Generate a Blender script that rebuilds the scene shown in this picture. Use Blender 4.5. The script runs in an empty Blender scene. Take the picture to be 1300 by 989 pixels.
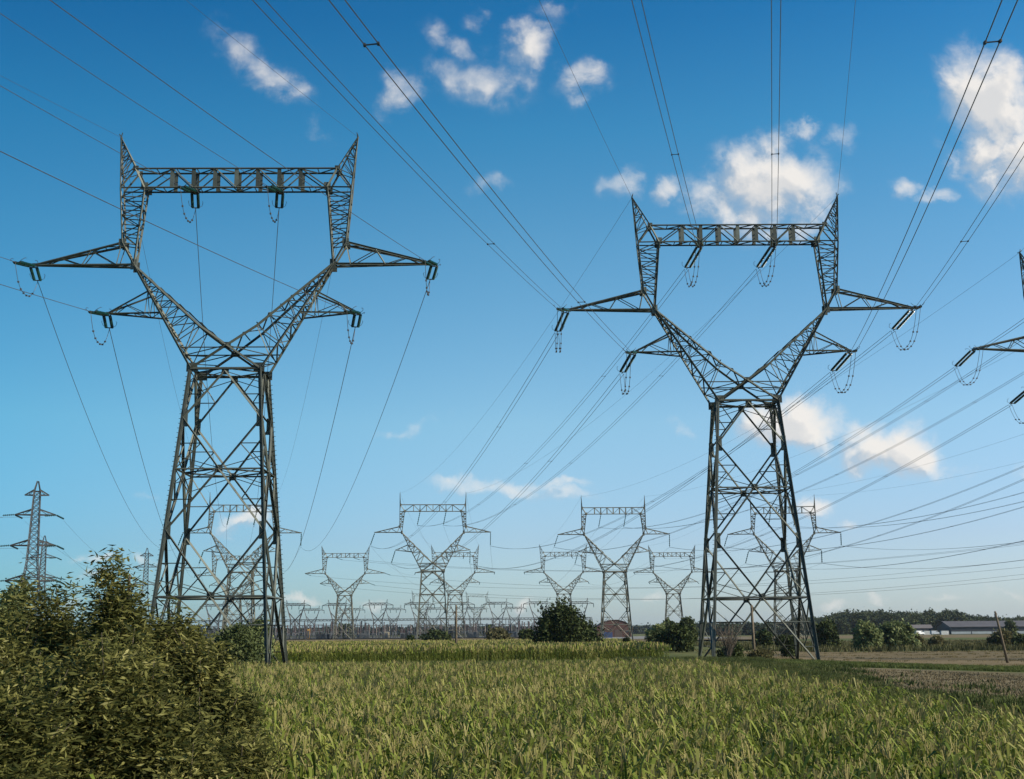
import bpy, math, random
import numpy as np
from mathutils import Vector, Matrix
R = math.radians
sc = bpy.context.scene
col = sc.collection
rnd = random.Random(7)
rng = np.random.default_rng(11)

# ------------------------------------------------------------------ camera
FOC, PITCH, ROLL, CAMH = 1599.25, 0.2167, 0.008, 2.79
cd = bpy.data.cameras.new('camera'); cam = bpy.data.objects.new('camera', cd); col.objects.link(cam)
cd.sensor_width = 36; cd.lens = FOC*36/1300; cd.shift_y = -44.5/1300
cd.clip_start = .2; cd.clip_end = 30000
cam.matrix_world = Matrix.Translation((0, 0, CAMH)) @ Matrix.Rotation(R(90)+PITCH, 4, 'X') @ Matrix.Rotation(-ROLL, 4, 'Z')
sc.camera = cam

def proj(p):
    c, s = math.cos(PITCH), math.sin(PITCH)
    y, z = p[1], p[2]-CAMH
    f = c*y+s*z; u = FOC*p[0]/f; v = FOC*(-s*y+c*z)/f
    cr, sr = math.cos(ROLL), math.sin(ROLL)
    return 650+u*cr-v*sr, 450-(u*sr+v*cr)

def ray(px, py):
    cr, sr = math.cos(ROLL), math.sin(ROLL)
    a, b = px-650, 450-py
    u = a*cr+b*sr; v = -a*sr+b*cr
    c, s = math.cos(PITCH), math.sin(PITCH)
    return Vector((u/FOC, c-s*v/FOC, s+c*v/FOC))

def at(px, py, D):
    r = ray(px, py); k = D/r.y
    return Vector((r.x*k, D, CAMH+r.z*k))

def gz(x, y):                       # the land dips slightly to the right
    t = min(max((x-16)/34, 0), 1)
    return -0.95*t*t*(3-2*t)

# ------------------------------------------------------------------ materials
def mat_new(name):
    m = bpy.data.materials.new(name); m.use_nodes = True
    nt = m.node_tree; nt.nodes.clear()
    out = nt.nodes.new('ShaderNodeOutputMaterial')
    return m, nt, out

def N(nt, typ, **kw):
    n = nt.nodes.new(typ)
    for k, v in kw.items():
        if k == 'ins':
            for a, b in v.items(): n.inputs[a].default_value = b
        else: setattr(n, k, v)
    return n

def ramp(nt, fac, stops):
    r = nt.nodes.new('ShaderNodeValToRGB')
    e = r.color_ramp.elements
    while len(e) < len(stops): e.new(.5)
    for i, (p, c) in enumerate(stops):
        e[i].position = p; e[i].color = (c[0], c[1], c[2], 1)
    nt.links.new(fac, r.inputs[0]); return r.outputs[0]

def steel_mat(name, c0, c1, rough=.6, metal=.35):
    m, nt, out = mat_new(name)
    g = N(nt, 'ShaderNodeNewGeometry'); t = N(nt, 'ShaderNodeTexCoord')
    n = N(nt, 'ShaderNodeTexNoise', ins={'Scale': .9, 'Detail': 5.})
    nt.links.new(t.outputs['Object'], n.inputs['Vector'])
    add = N(nt, 'ShaderNodeMath', operation='MULTIPLY_ADD', ins={1: .55})
    nt.links.new(g.outputs['Random Per Island'], add.inputs[0])
    sc_ = N(nt, 'ShaderNodeMath', operation='MULTIPLY', ins={1: .55}); nt.links.new(n.outputs['Fac'], sc_.inputs[0])
    nt.links.new(sc_.outputs[0], add.inputs[2])
    c = ramp(nt, add.outputs[0], [(.25, c0), (.8, c1), (.97, tuple(min(1, v*1.5) for v in c1))])
    b = N(nt, 'ShaderNodeBsdfPrincipled', ins={'Roughness': rough, 'Metallic': metal})
    nt.links.new(c, b.inputs['Base Color']); nt.links.new(b.outputs[0], out.inputs[0])
    return m

def plain_mat(name, c, rough=.7, metal=0., var=.25, scale=2., coat=0.):
    m, nt, out = mat_new(name)
    t = N(nt, 'ShaderNodeTexCoord')
    n = N(nt, 'ShaderNodeTexNoise', ins={'Scale': scale, 'Detail': 5.})
    nt.links.new(t.outputs['Object'], n.inputs['Vector'])
    cc = ramp(nt, n.outputs['Fac'], [(.3, tuple(v*(1-var) for v in c)), (.7, tuple(v*(1+var) for v in c))])
    b = N(nt, 'ShaderNodeBsdfPrincipled', ins={'Roughness': rough, 'Metallic': metal, 'Coat Weight': coat})
    nt.links.new(cc, b.inputs['Base Color']); nt.links.new(b.outputs[0], out.inputs[0])
    return m

def leaf_mat(name, cols, scale=.8, trans=.3, rough=.7, spec=.15):
    m, nt, out = mat_new(name)
    g = N(nt, 'ShaderNodeNewGeometry'); t = N(nt, 'ShaderNodeTexCoord')
    n = N(nt, 'ShaderNodeTexNoise', ins={'Scale': scale, 'Detail': 3.})
    nt.links.new(t.outputs['Object'], n.inputs['Vector'])
    a = N(nt, 'ShaderNodeMath', operation='MULTIPLY_ADD', ins={1: .5})
    nt.links.new(g.outputs['Random Per Island'], a.inputs[0])
    s = N(nt, 'ShaderNodeMath', operation='MULTIPLY_ADD', ins={1: 1.1, 2: -.3}); nt.links.new(n.outputs['Fac'], s.inputs[0])
    nt.links.new(s.outputs[0], a.inputs[2])
    k = len(cols)
    c = ramp(nt, a.outputs[0], [(.08+.84*i/(k-1), cc) for i, cc in enumerate(cols)])
    b = N(nt, 'ShaderNodeBsdfPrincipled', ins={'Roughness': rough, 'Specular IOR Level': spec})
    nt.links.new(c, b.inputs['Base Color'])
    tr = N(nt, 'ShaderNodeBsdfTranslucent'); nt.links.new(c, tr.inputs['Color'])
    mx = N(nt, 'ShaderNodeMixShader', ins={0: trans})
    nt.links.new(b.outputs[0], mx.inputs[1]); nt.links.new(tr.outputs[0], mx.inputs[2])
    nt.links.new(mx.outputs[0], out.inputs[0])
    return m

def soil_mat(name, c0, c1, c2, s1=.08, s2=1.6, stretch=(1, 1, 1), bump=.3):
    m, nt, out = mat_new(name)
    t = N(nt, 'ShaderNodeTexCoord'); mp = N(nt, 'ShaderNodeMapping'); mp.inputs['Scale'].default_value = stretch
    nt.links.new(t.outputs['Object'], mp.inputs[0])
    a = N(nt, 'ShaderNodeTexNoise', ins={'Scale': s1, 'Detail': 8., 'Roughness': .62})
    b_ = N(nt, 'ShaderNodeTexNoise', ins={'Scale': s2, 'Detail': 8., 'Roughness': .7})
    nt.links.new(mp.outputs[0], a.inputs['Vector']); nt.links.new(mp.outputs[0], b_.inputs['Vector'])
    mx = N(nt, 'ShaderNodeMath', operation='MULTIPLY_ADD', ins={1: .45})
    h = N(nt, 'ShaderNodeMath', operation='MULTIPLY', ins={1: .55}); nt.links.new(a.outputs['Fac'], h.inputs[0])
    nt.links.new(b_.outputs['Fac'], mx.inputs[0]); nt.links.new(h.outputs[0], mx.inputs[2])
    c = ramp(nt, mx.outputs[0], [(.38, c0), (.5, c1), (.62, c2)])
    b = N(nt, 'ShaderNodeBsdfPrincipled', ins={'Roughness': .95, 'Specular IOR Level': .1})
    bp = N(nt, 'ShaderNodeBump', ins={'Strength': bump, 'Distance': .2})
    nt.links.new(b_.outputs['Fac'], bp.inputs['Height']); nt.links.new(bp.outputs[0], b.inputs['Normal'])
    nt.links.new(c, b.inputs['Base Color']); nt.links.new(b.outputs[0], out.inputs[0])
    return m

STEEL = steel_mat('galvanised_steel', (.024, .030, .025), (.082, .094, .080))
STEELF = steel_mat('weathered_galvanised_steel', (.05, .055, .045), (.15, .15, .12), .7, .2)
GANTRY = steel_mat('gantry_steel', (.03, .035, .04), (.08, .085, .09), .7, .2)
WIRE = plain_mat('aluminium_conductor', (.10, .10, .105), .55, .5)
FITTING = plain_mat('dark_fitting', (.05, .05, .05), .5, .5)
GLASS = plain_mat('green_glass_insulator', (.006, .038, .032), .25, 0, .3, 6, .3)
WOOD = plain_mat('weathered_pole_wood', (.10, .078, .052), .9, 0, .35, 5)
BARK = plain_mat('bark', (.09, .07, .05), .95, 0, .4, 6)
DARKPORC = plain_mat('brown_porcelain', (.055, .035, .035), .3, 0, .3, 2)
GREYEQ = plain_mat('grey_equipment_paint', (.09, .10, .11), .6, .1, .3, .3)
DARKEQ = plain_mat('dark_equipment', (.025, .03, .035), .6, .1, .3, .3)

# ------------------------------------------------------------------ mesh helpers
class MB:
    def __init__(s): s.v = []; s.f = []; s.m = []
    def add(s, vs, fs, mi=0):
        o = len(s.v); s.v += [tuple(v) for v in vs]
        s.f += [tuple(i+o for i in f) for f in fs]; s.m += [mi]*len(fs)
    def basis(s, a, b, up=None):
        d = (b-a).normalized()
        up = Vector(up) if up is not None else Vector((0, 0, 1))
        u = up-d*up.dot(d)
        if u.length < 1e-3: u = Vector((1, 0, 0))-d*d.x
        if u.length < 1e-3: u = Vector((0, 1, 0))-d*d.y
        u.normalize(); return d, u, d.cross(u)
    def bar(s, a, b, w, h=None, up=None, mi=0):
        a, b = Vector(a), Vector(b); h = h or w
        d, u, v = s.basis(a, b, up)
        vs = [p+u*(i*h/2)+v*(j*w/2) for p in (a, b) for i, j in ((-1, -1), (1, -1), (1, 1), (-1, 1))]
        s.add(vs, [(0, 1, 2, 3), (7, 6, 5, 4), (0, 4, 5, 1), (1, 5, 6, 2), (2, 6, 7, 3), (3, 7, 4, 0)], mi)
    def ang(s, a, b, w, up=None, t=None, mi=0):      # L-section steel angle, heel towards -up
        a, b = Vector(a), Vector(b); t = t or max(w*.16, .012)
        d, u, v = s.basis(a, b, up)
        u, v = (u+v).normalized(), (v-u).normalized()
        q = [(0, 0), (w, 0), (w, t), (t, t), (t, w), (0, w)]
        o = w*.3
        vs = [p+u*(x-o)+v*(y-o) for p in (a, b) for x, y in q]
        fs = [tuple(range(6))[::-1], tuple(range(6, 12))]+[(i, (i+1) % 6, 6+(i+1) % 6, 6+i) for i in range(6)]
        s.add(vs, fs, mi)
    def box(s, c, d, mi=0, rz=0):
        ca, sa = math.cos(rz), math.sin(rz)
        vs = []
        for k in (-1, 1):
            for i, j in ((-1, -1), (1, -1), (1, 1), (-1, 1)):
                x, y = i*d[0]/2, j*d[1]/2
                vs.append((c[0]+ca*x-sa*y, c[1]+sa*x+ca*y, c[2]+k*d[2]/2))
        s.add(vs, [(3, 2, 1, 0), (4, 5, 6, 7), (0, 1, 5, 4), (1, 2, 6, 5), (2, 3, 7, 6), (3, 0, 4, 7)], mi)
    def tube(s, pts, r, n=5, mi=0, radii=None):
        pts = [Vector(p) for p in pts]; base = len(s.v); L = len(pts)
        for i, p in enumerate(pts):
            d = (pts[min(i+1, L-1)]-pts[max(i-1, 0)]).normalized()
            up = Vector((0, 0, 1)) if abs(d.z) < .9 else Vector((1, 0, 0))
            u = (up-d*up.dot(d)).normalized(); v = d.cross(u)
            rr = radii[i] if radii else r
            for k in range(n):
                a = 2*math.pi*k/n
                s.v.append(tuple(p+u*(rr*math.cos(a))+v*(rr*math.sin(a))))
        for i in range(L-1):
            for k in range(n):
                s.f.append((base+i*n+k, base+i*n+(k+1) % n, base+(i+1)*n+(k+1) % n, base+(i+1)*n+k)); s.m.append(mi)
        s.f.append(tuple(base+k for k in range(n))[::-1]); s.f.append(tuple(base+(L-1)*n+k for k in range(n))); s.m += [mi, mi]
    def lathe(s, a, b, prof, n=8, mi=0):             # prof: (t along a-b, radius)
        a, b = Vector(a), Vector(b)
        s.tube([a+(b-a)*t for t, r in prof], 1, n, mi, [r for t, r in prof])
    def gusset(s, c, w, h, t=.05, nrm=(0, 1, 0)):
        c = Vector(c); n = Vector(nrm).normalized()
        s.bar(c-n*t/2, c+n*t/2, w, h, (0, 0, 1))
    def build(s, name, mats, parent=None, smooth=False):
        me = bpy.data.meshes.new(name); me.from_pydata(s.v, [], s.f)
        if not isinstance(mats, (list, tuple)): mats = [mats]
        for m in mats: me.materials.append(m)
        if len(mats) > 1: me.polygons.foreach_set('material_index', s.m)
        if smooth: me.polygons.foreach_set('use_smooth', [True]*len(me.polygons))
        me.update()
        o = bpy.data.objects.new(name, me); col.objects.link(o)
        if parent: o.parent = parent
        return o

def np_mesh(name, V, F, mats, parent=None, mi=None):
    me = bpy.data.meshes.new(name)
    V = np.asarray(V, np.float32).reshape(-1, 3); F = np.asarray(F, np.int32)
    me.vertices.add(len(V)); me.vertices.foreach_set('co', V.ravel())
    k = F.shape[1]
    me.loops.add(F.size); me.loops.foreach_set('vertex_index', F.ravel())
    me.polygons.add(len(F)); me.polygons.foreach_set('loop_start', np.arange(0, F.size, k, dtype=np.int32))
    if not isinstance(mats, (list, tuple)): mats = [mats]
    for m in mats: me.materials.append(m)
    if mi is not None: me.polygons.foreach_set('material_index', np.asarray(mi, np.int32))
    me.update(calc_edges=True)
    o = bpy.data.objects.new(name, me); col.objects.link(o)
    if parent: o.parent = parent
    return o

def empty(name, loc=(0, 0, 0), rz=0):
    o = bpy.data.objects.new(name, None); o.empty_display_size = .5
    col.objects.link(o); o.location = loc; o.rotation_euler = (0, 0, rz); return o

def tag(o, label=None, cat=None, group=None, kind=None):
    for k, v in (('label', label), ('category', cat), ('group', group), ('kind', kind)):
        if v is not None: o[k] = v
    return o

def dup(root):
    r = root.copy(); col.objects.link(r)
    for ch in list(root.children):
        c = ch.copy(); col.objects.link(c); c.parent = r
        for g in list(ch.children):
            d = g.copy(); col.objects.link(d); d.parent = c
    return r

# ------------------------------------------------------------------ pylons
PA = dict(a0=4.99, b0=4.72, z1=21.1, zx1=16.63, z2=11.35, zx2=5.85, aw=3.04, bw=2.0, zw=25.6, bc=1.85, zc=27.72,
          ae=9.0, be=.5, ze=35.55, au=10.13, bu=.6, zu=37.6, ab=8.35, bb=.72, zb=42.85, at=9.25, zt=44.68, ah=11.0, H=48.,
          al=18.2, zl=35.65, sm=11.3, zs=31.1, pa=.53, pb=.74, nb=9, pl=1.96, big=1.0)
def short(P):
    Q = dict(P)
    for k in ('zw', 'zc', 'ze', 'zu', 'zb', 'zt', 'H', 'zl', 'zs'): Q[k] -= 6
    Q.update(big=1.15, z1=15.6, zx1=11.7, z2=7.8, zx2=3.6, a0=4.5, b0=4.3); return Q
PA2 = short(PA)
PS = dict(a0=5.0, b0=4.6, z1=18.8, zx1=14.9, z2=9.8, zx2=4.9, aw=3.6, bw=2.6, zw=22.4, bc=2.2, zc=25.1,
          ae=10.2, be=.5, ze=35.1, au=10.95, bu=.6, zu=37.0, ab=9.35, bb=.7, zb=42.0, at=10.7, zt=44.2, ah=10.95, H=48.,
          al=19.1, zl=35.1, sm=12.3, zs=29.3, pa=.5, pb=.68, nb=9, pl=2.15, big=1.1)

def lerp(a, b, t): return Vector(a)+(Vector(b)-Vector(a))*t

def zig(m, a0, a1, b0, b1, n, w, up=None, rungs=True, flip=0, acc=1.0, wr=None):
    T = [(i/n)**acc for i in range(n+1)]
    for i in range(n+1):
        if rungs and 0 < i < n: m.ang(lerp(a0, a1, T[i]), lerp(b0, b1, T[i]), wr or w, up)
    for i in range(n):
        if (i+flip) % 2: m.ang(lerp(b0, b1, T[i]), lerp(a0, a1, T[i+1]), w, up)
        else: m.ang(lerp(a0, a1, T[i]), lerp(b0, b1, T[i+1]), w, up)

def make_pylon(P, name, steel, detail=True):
    root = empty(name)
    k = P['big']
    zw = P['zw']
    def leg(sx, sy, z):
        t = z/zw
        return Vector((sx*(P['a0']+(P['aw']-P['a0'])*t), sy*(P['b0']+(P['bw']-P['b0'])*t), z))
    # four legs
    for sx in (-1, 1):
        for sy in (-1, 1):
            m = MB(); a, b = leg(sx, sy, -1.6), leg(sx, sy, zw+.15)
            m.ang(a, b, .29*k, (-sx, -sy, 0), .05); m.ang(a, b, -.17*k, (-sx, -sy, 0), -.04)
            for z, h in ((P['z1'], 1.5), (P['z2'], 1.5)):
                q = leg(sx, sy, z)
                m.gusset(q-Vector((sx*.16, 0, 0)), .5*k, h*k, .06); m.gusset(q-Vector((0, sy*.16, 0)), .5*k, h*k, .06, (1, 0, 0))
            if detail and ((sx, sy) in ((-1, -1), (1, 1))):
                z = 3.
                while z < zw-.5:
                    q = leg(sx, sy, z); m.bar(q, q+Vector((sx*.36, 0, 0)), .04); z += .42
            m.build('leg', steel, root)
    # body bracing
    m = MB(); W, S = .2*k, (.1 if detail else .14)*k
    fc = []
    for ax, sg in (('y', -1), ('y', 1), ('x', -1), ('x', 1)):
        if ax == 'y': c0 = lambda z, sg=sg: leg(-1, sg, z); c1 = lambda z, sg=sg: leg(1, sg, z); nr = (0, 1, 0)
        else: c0 = lambda z, sg=sg: leg(sg, -1, z); c1 = lambda z, sg=sg: leg(sg, 1, z); nr = (1, 0, 0)
        up = Vector((0, sg, 0)) if ax == 'y' else Vector((sg, 0, 0))
        mid = lambda z: (c0(z)+c1(z))/2
        zt_, z1, zx1, z2, zx2 = zw-.2, P['z1'], P['zx1'], P['z2'], P['zx2']
        m.ang(c0(zw), c1(zw), .26*k, up); m.ang(c0(zx1), c1(zx1), .17*k, up); m.ang(c0(zx2), c1(zx2), .2*k, up)
        for z in (zw-.25, zx1, zx2): m.gusset(mid(z), .62*k, .66*k, .06, nr)
        for c in (c0, c1):
            for (ca, za, zb_, sub) in ((mid(zt_), zt_, z1, 1), (mid(zx1), zx1, z1, 1), (mid(zx1), zx1, z2, 1), (mid(zx2), zx2, z2, 1), (mid(zx2), zx2, -1.2 if False else -.6, 2)):
                e = c(zb_)
                m.ang(ca, e, W, up)
                if sub == 1:
                    q = (ca+e)/2; g = c(q.z)
                    m.ang(q, g, S, up); m.ang(q, c(za), S*1.1, up)
                    if detail: m.ang(ca+(e-ca)*.02, c((q.z+za)/2), S*.8, up) if abs(za-zb_) > 4 else None
                else:
                    q1 = lerp(ca, e, .36); q2 = lerp(ca, e, .72)
                    m.ang(q1, c(q1.z), S*1.3, up); m.ang(q2, c(q2.z), S, up)
                    m.ang(q1, c(za), S*1.1, up); m.ang(q2, c(q1.z), S, up)
    for z in (zw, P['zx1'], P['zx2']):
        q = [(leg(a, b, z)+leg(c, d, z))/2 for a, b, c, d in ((-1, -1, 1, -1), (1, -1, 1, 1), (1, 1, -1, 1), (-1, 1, -1, -1))]
        for i in range(4): m.ang(q[i], q[(i+1) % 4], S)
    m.build('body_bracing', steel, root)
    # fork (two arms of a V)
    c = Vector((0, 0, 0))
    for sx in (-1, 1):
        m = MB(); Wc = .24*k; s_ = (.1 if detail else .15)*k
        E = {sy: Vector((sx*P['ae'], sy*P['be'], P['ze'])) for sy in (-1, 1)}
        O = {sy: leg(sx, sy, zw) for sy in (-1, 1)}
        C = {sy: Vector((0, sy*P['bc'], P['zc'])) for sy in (-1, 1)}
        K = {sy: lerp(E[sy], C[sy], .72)-Vector((0, 0, .35)) for sy in (-1, 1)}
        I = {sy: leg(-sx, sy, zw) for sy in (-1, 1)}
        for sy in (-1, 1):
            up = (0, sy, 0)
            m.ang(O[sy], E[sy], Wc, up); m.ang(E[sy], K[sy], Wc, up); m.ang(K[sy], C[sy], Wc, up); m.ang(C[sy]+Vector((0, sy*.05, 0)), I[sy]+Vector((0, sy*.05, 0)), Wc, up)
            n = 9
            M_ = lerp(O[sy], E[sy], .28)
            zig(m, lerp(O[sy], E[sy], .25), E[sy], K[sy], E[sy], n, s_, up, True, 0, .82, s_*.9)
            m.ang(K[sy], lerp(O[sy], E[sy], .25), s_, up); m.ang(C[sy], lerp(O[sy], E[sy], .12), s_, up)
            m.ang(K[sy], lerp(O[sy], E[sy], .12), s_, up); m.ang(C[sy], O[sy], Wc*.6, up)
            hz = P['zc']-.15
            if sx == 1: m.ang(lerp(leg(-1, sy, zw), Vector((-P['ae'], sy*P['be'], P['ze'])), (hz-zw)/(P['ze']-zw)), lerp(O[sy], E[sy], (hz-zw)/(P['ze']-zw)), s_*1.2, up)
            m.ang(lerp(C[sy], I[sy], .5), lerp(I[sy], Vector((-sx*P['ae'], sy*P['be'], P['ze'])), .12), s_, up)
            m.gusset(O[sy]+Vector((sx*-.1, 0, .1)), .95*k, .8*k, .07); m.gusset(C[sy], .7*k, .55*k, .07)
            m.gusset(E[sy], .55*k, .95*k, .07)
        zig(m, O[-1], E[-1], O[1], E[1], 11, s_, (sx, 0, 0), True, 0, .85)
        zig(m, C[-1], E[-1], C[1], E[1], 9, s_, (sx, 0, 0), True, 1, .85)
        m.build('fork_arm', steel, root)
        # portal column
        m = MB()
        U = {sy: Vector((sx*P['au'], sy*P['bu'], P['zu'])) for sy in (-1, 1)}
        B = {sy: Vector((sx*P['ab'], sy*P['bb'], P['zb'])) for sy in (-1, 1)}
        T = {sy: Vector((sx*P['at'], sy*P['bb'], P['zt'])) for sy in (-1, 1)}
        tip = Vector((sx*P['ah'], 0, P['H']))
        fr = (P['zb']-P['zu'])/(P['H']-P['zu'])
        Q = {sy: lerp(U[sy], tip, fr) for sy in (-1, 1)}
        for sy in (-1, 1): Q[sy].y = sy*P['bb']*.9
        for sy in (-1, 1):
            up = (0, sy, 0)
            m.ang(E[sy], B[sy], .2*k, up); m.ang(E[sy], U[sy], .2*k, up); m.ang(U[sy], Q[sy], .17*k, up)
            zig(m, U[sy], Q[sy], lerp(E[sy], B[sy], .25), B[sy], 6, s_, up, True, 1)
            m.ang(U[sy], lerp(E[sy], B[sy], .25), s_, up)
            m.gusset(U[sy], .6*k, .7*k, .06)
        zig(m, E[-1], B[-1], E[1], B[1], 5, s_*.8, (sx, 0, 0)); zig(m, U[-1], Q[-1], U[1], Q[1], 4, s_*.8, (sx, 0, 0), True, 1)
        m.build('portal_column', steel, root)
        # earth-wire peak
        m = MB()
        for sy in (-1, 1):
            up = (0, sy, 0)
            m.ang(Q[sy], tip, .14*k, up); m.ang(T[sy], tip, .14*k, up); m.ang(Q[sy], T[sy], .16*k, up)
            m.ang(Q[sy], B[sy], .14*k, up); m.ang(T[sy], B[sy], .2*k, up)
            zig(m, Q[sy], tip, T[sy], tip, 6, s_*.8, up, True, 1, .8)
            m.gusset(T[sy], .5*k, .5*k, .06); m.gusset(B[sy]+Vector((0, 0, .1)), .62*k, .72*k, .06)
        zig(m, Q[-1], tip, Q[1], tip, 4, s_*.7, (sx, 0, 0)); 
        m.bar(tip-Vector((0, 0, .1)), tip+Vector((sx*-.12, 0, .45)), .07); m.bar(tip+Vector((0, -.5, .1)), tip+Vector((0, .5, .1)), .07)
        m.build('earth_wire_peak', steel, root)
        # long cross-arm
        m = MB(); L = Vector((sx*P['al'], 0, P['zl'])); s2 = (.09 if detail else .14)*k
        for sy in (-1, 1):
            m.ang(E[sy], L, .17*k, (0, 0, 1)); m.ang(U[sy], L, .17*k, (0, 0, 1))
            n = 5
            zig(m, E[sy], lerp(E[sy], L, .86), U[sy], lerp(U[sy], L, .86), n, s2, (0, sy, 0), False, 1)
        zig(m, E[-1], L, E[1], L, 6, s2*.8, (0, 0, 1), True, 0); zig(m, U[-1], L, U[1], L, 5, s2*.8, (0, 0, 1), True, 1)
        m.gusset(L-Vector((sx*.35, 0, -.02)), .9*k, .3*k, .12); m.build('long_cross_arm', steel, root)
        # short cross-arm
        m = MB(); L = Vector((sx*P['sm'], 0, P['zs']))
        for sy in (-1, 1):
            A0 = lerp(O[sy], E[sy], P['pa']); A1 = lerp(O[sy], E[sy], P['pb'])
            m.ang(A0, L, .12*k, (0, 0, 1)); m.ang(A1, L, .12*k, (0, 0, 1))
            zig(m, A0, lerp(A0, L, .85), A1, lerp(A1, L, .85), 3, s2*.85, (0, sy, 0), False, 1)
            m.ang(A1, lerp(A0, L, .2), s2*.8, (0, sy, 0))
        zig(m, lerp(O[-1], E[-1], P['pa']), L, lerp(O[1], E[1], P['pa']), L, 4, s2*.7)
        m.gusset(L-Vector((sx*.25, 0, -.02)), .6*k, .25*k, .1); m.build('short_cross_arm', steel, root)
    # crossbeam
    m = MB()
    nb = P['nb']; pl = P['pl']
    for sy in (-1, 1):
        up = (0, sy, 0)
        y = sy*P['bb']
        m.ang((-P['at'], y, P['zt']), (P['at'], y, P['zt']), .17*k, up); m.ang((-P['ab'], y, P['zb']), (P['ab'], y, P['zb']), .17*k, up)
        xs = [i*pl for i in range(-3, 4)]
        for i, x in enumerate(xs):
            if abs(x) < P['ab']-1 or True: m.bar((x, y, P['zb']), (x, y, P['zt']), (.36 if detail else .2)*k, .05, (0, 1, 0))
        xx = [(-P['ab'], -P['at'])]+[(x, x) for x in xs]+[(P['ab'], P['at'])]
        for i in range(len(xx)-1):
            (b0, t0), (b1, t1) = xx[i], xx[i+1]
            if i % 2 == 0: m.ang((b0, y, P['zb']), (t1, y, P['zt']), .13*k, up)
            else: m.ang((t0, y, P['zt']), (b1, y, P['zb']), .13*k, up)
    for z, aa in ((P['zt'], P['at']), (P['zb'], P['ab'])):
        zig(m, (-aa, -P['bb'], z), (aa, -P['bb'], z), (-aa, P['bb'], z), (aa, P['bb'], z), 10, .09*k)
    for sx in (-1, 1):
        x = sx*2*pl if detail else sx*2*pl
        m.box((x, 0, P['zb']-.12), (.5, P['bb']*2+.1, .2))
        m.box((x, 0, P['zb']+.5), (.35, .5, 1.0))
    m.build('crossbeam', steel, root)
    return root

PHASES = ('LL', 'SL', 'BL', 'BR', 'SR', 'LR')
ARMWORD = {'LL': 'outer left arm', 'SL': 'inner left arm', 'BL': 'left crossbeam half', 'BR': 'right crossbeam half', 'SR': 'inner right arm', 'LR': 'outer right arm', 'GL': 'left peak', 'GR': 'right peak'}
def anchor(P, ph):
    s = -1 if ph[1] == 'L' else 1
    return {'L': Vector((s*P['al'], 0, P['zl']-.1)), 'S': Vector((s*P['sm'], 0, P['zs']-.1)),
            'B': Vector((s*2*P['pl'], 0, P['zb']-.25)), 'G': Vector((s*P['ah'], 0, P['H']))}[ph[0]]

class Tower:
    def __init__(s, key, P, root, x, y, w, desc):
        s.key, s.P, s.root, s.x, s.y, s.w, s.desc = key, P, root, x, y, w, desc
        s.z = 0
        root.location = (x, y, 0); root.rotation_euler = (0, 0, w)
        s.c, s.s = math.cos(w), math.sin(w)
    def a(s, ph, off=(0, 0, 0)):
        p = anchor(s.P, ph)+Vector(off)
        return Vector((s.x+s.c*p.x-s.s*p.y, s.y+s.s*p.x+s.c*p.y, s.z+p.z))

big = make_pylon(PA, 'lattice_pylon', STEEL)
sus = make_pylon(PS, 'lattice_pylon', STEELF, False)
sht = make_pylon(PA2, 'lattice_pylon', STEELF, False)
T = {}
def mk(key, proto, P, x, y, w, desc, label, grp, first=False):
    r = proto if first else dup(proto)
    tag(r, label, 'pylon', grp); T[key] = Tower(key, P, r, x, y, w, desc)
G1, G2, G3 = 'tall angle pylons in the foreground', 'suspension pylons in the middle distance', 'short pylons before the substation'
mk('T1', big, PA, -25.21, 110.26, .018, 'big left pylon', 'large lattice pylon rising behind the hedge at left, step bolts up its legs', G1, True)
mk('T2', big, PA, 23.95, 127.97, .008, 'big right pylon', 'large lattice pylon right of centre standing in rough dark grass', G1)
mk('T13', big, PA, 73.6, 151.07, .167, 'right-edge pylon', 'large lattice pylon cut off by the right edge, only arm tips showing', G1)
mk('T3', sus, PS, -26.62, 419.1, .068, 'pylon behind the wooden pole', 'mid-distance pylon left of centre with slanting hanging insulators, behind the wooden pole', G2, True)
mk('T4', sus, PS, 34.33, 434.1, .032, 'pylon before the brick barn', 'mid-distance pylon right of centre standing in front of the brick barn', G2)
mk('T5', sus, PS, 93.1, 436.8, -.12, 'half-screened right pylon', 'mid-distance pylon seen through and beside the large right pylon', G2)
mk('T6', sus, PS, -88.75, 415.3, .1, 'half-screened left pylon', 'mid-distance pylon seen through the legs of the large left pylon', G2)
mk('T11', sht, PA2, -131., 599.1, .097, 'low pylon inside the left legs', 'short far pylon seen low through the legs of the large left pylon', G3, True)
mk('T7', sht, PA2, -77.5, 586.9, .059, 'lone short pylon', 'short far pylon standing alone before the left part of the substation', G3)
mk('T8', sht, PA2, -27., 587.2, .043, 'overlapped short pylon', 'short far pylon whose left half overlaps the mid-distance pylon left of centre', G3)
mk('T9', sht, PA2, 23., 590.2, -.004, 'short pylon over the round bush', 'short far pylon rising straight above the big round bush', G3)
mk('T10', sht, PA2, 74.6, 600.2, -.032, 'short pylon over the dark bushes', 'short far pylon standing over the dark bushes left of the large right pylon', G3)
mk('T16', sht, PA2, -86.6, 1225., .02, 'x', 'tiny distant pylon behind the substation, left of the wooden pole', 'distant pylons beyond the substation')
mk('T17', sht, PA2, -36.3, 1260., 0, 'x', 'tiny pale distant pylon behind the substation, right of the wooden pole', 'distant pylons beyond the substation')

# ------------------------------------------------------------------ insulators, jumpers, conductors
def disc_prof(n, r0, r1):
    pr = [(0, r0)]
    for i in range(n):
        t = (i+.2)/n; dt = 1/n
        pr += [(t, r0), (t+.12*dt, r1), (t+.42*dt, r1*.9), (t+.5*dt, r0)]
    pr.append((1, r0)); return pr

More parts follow.
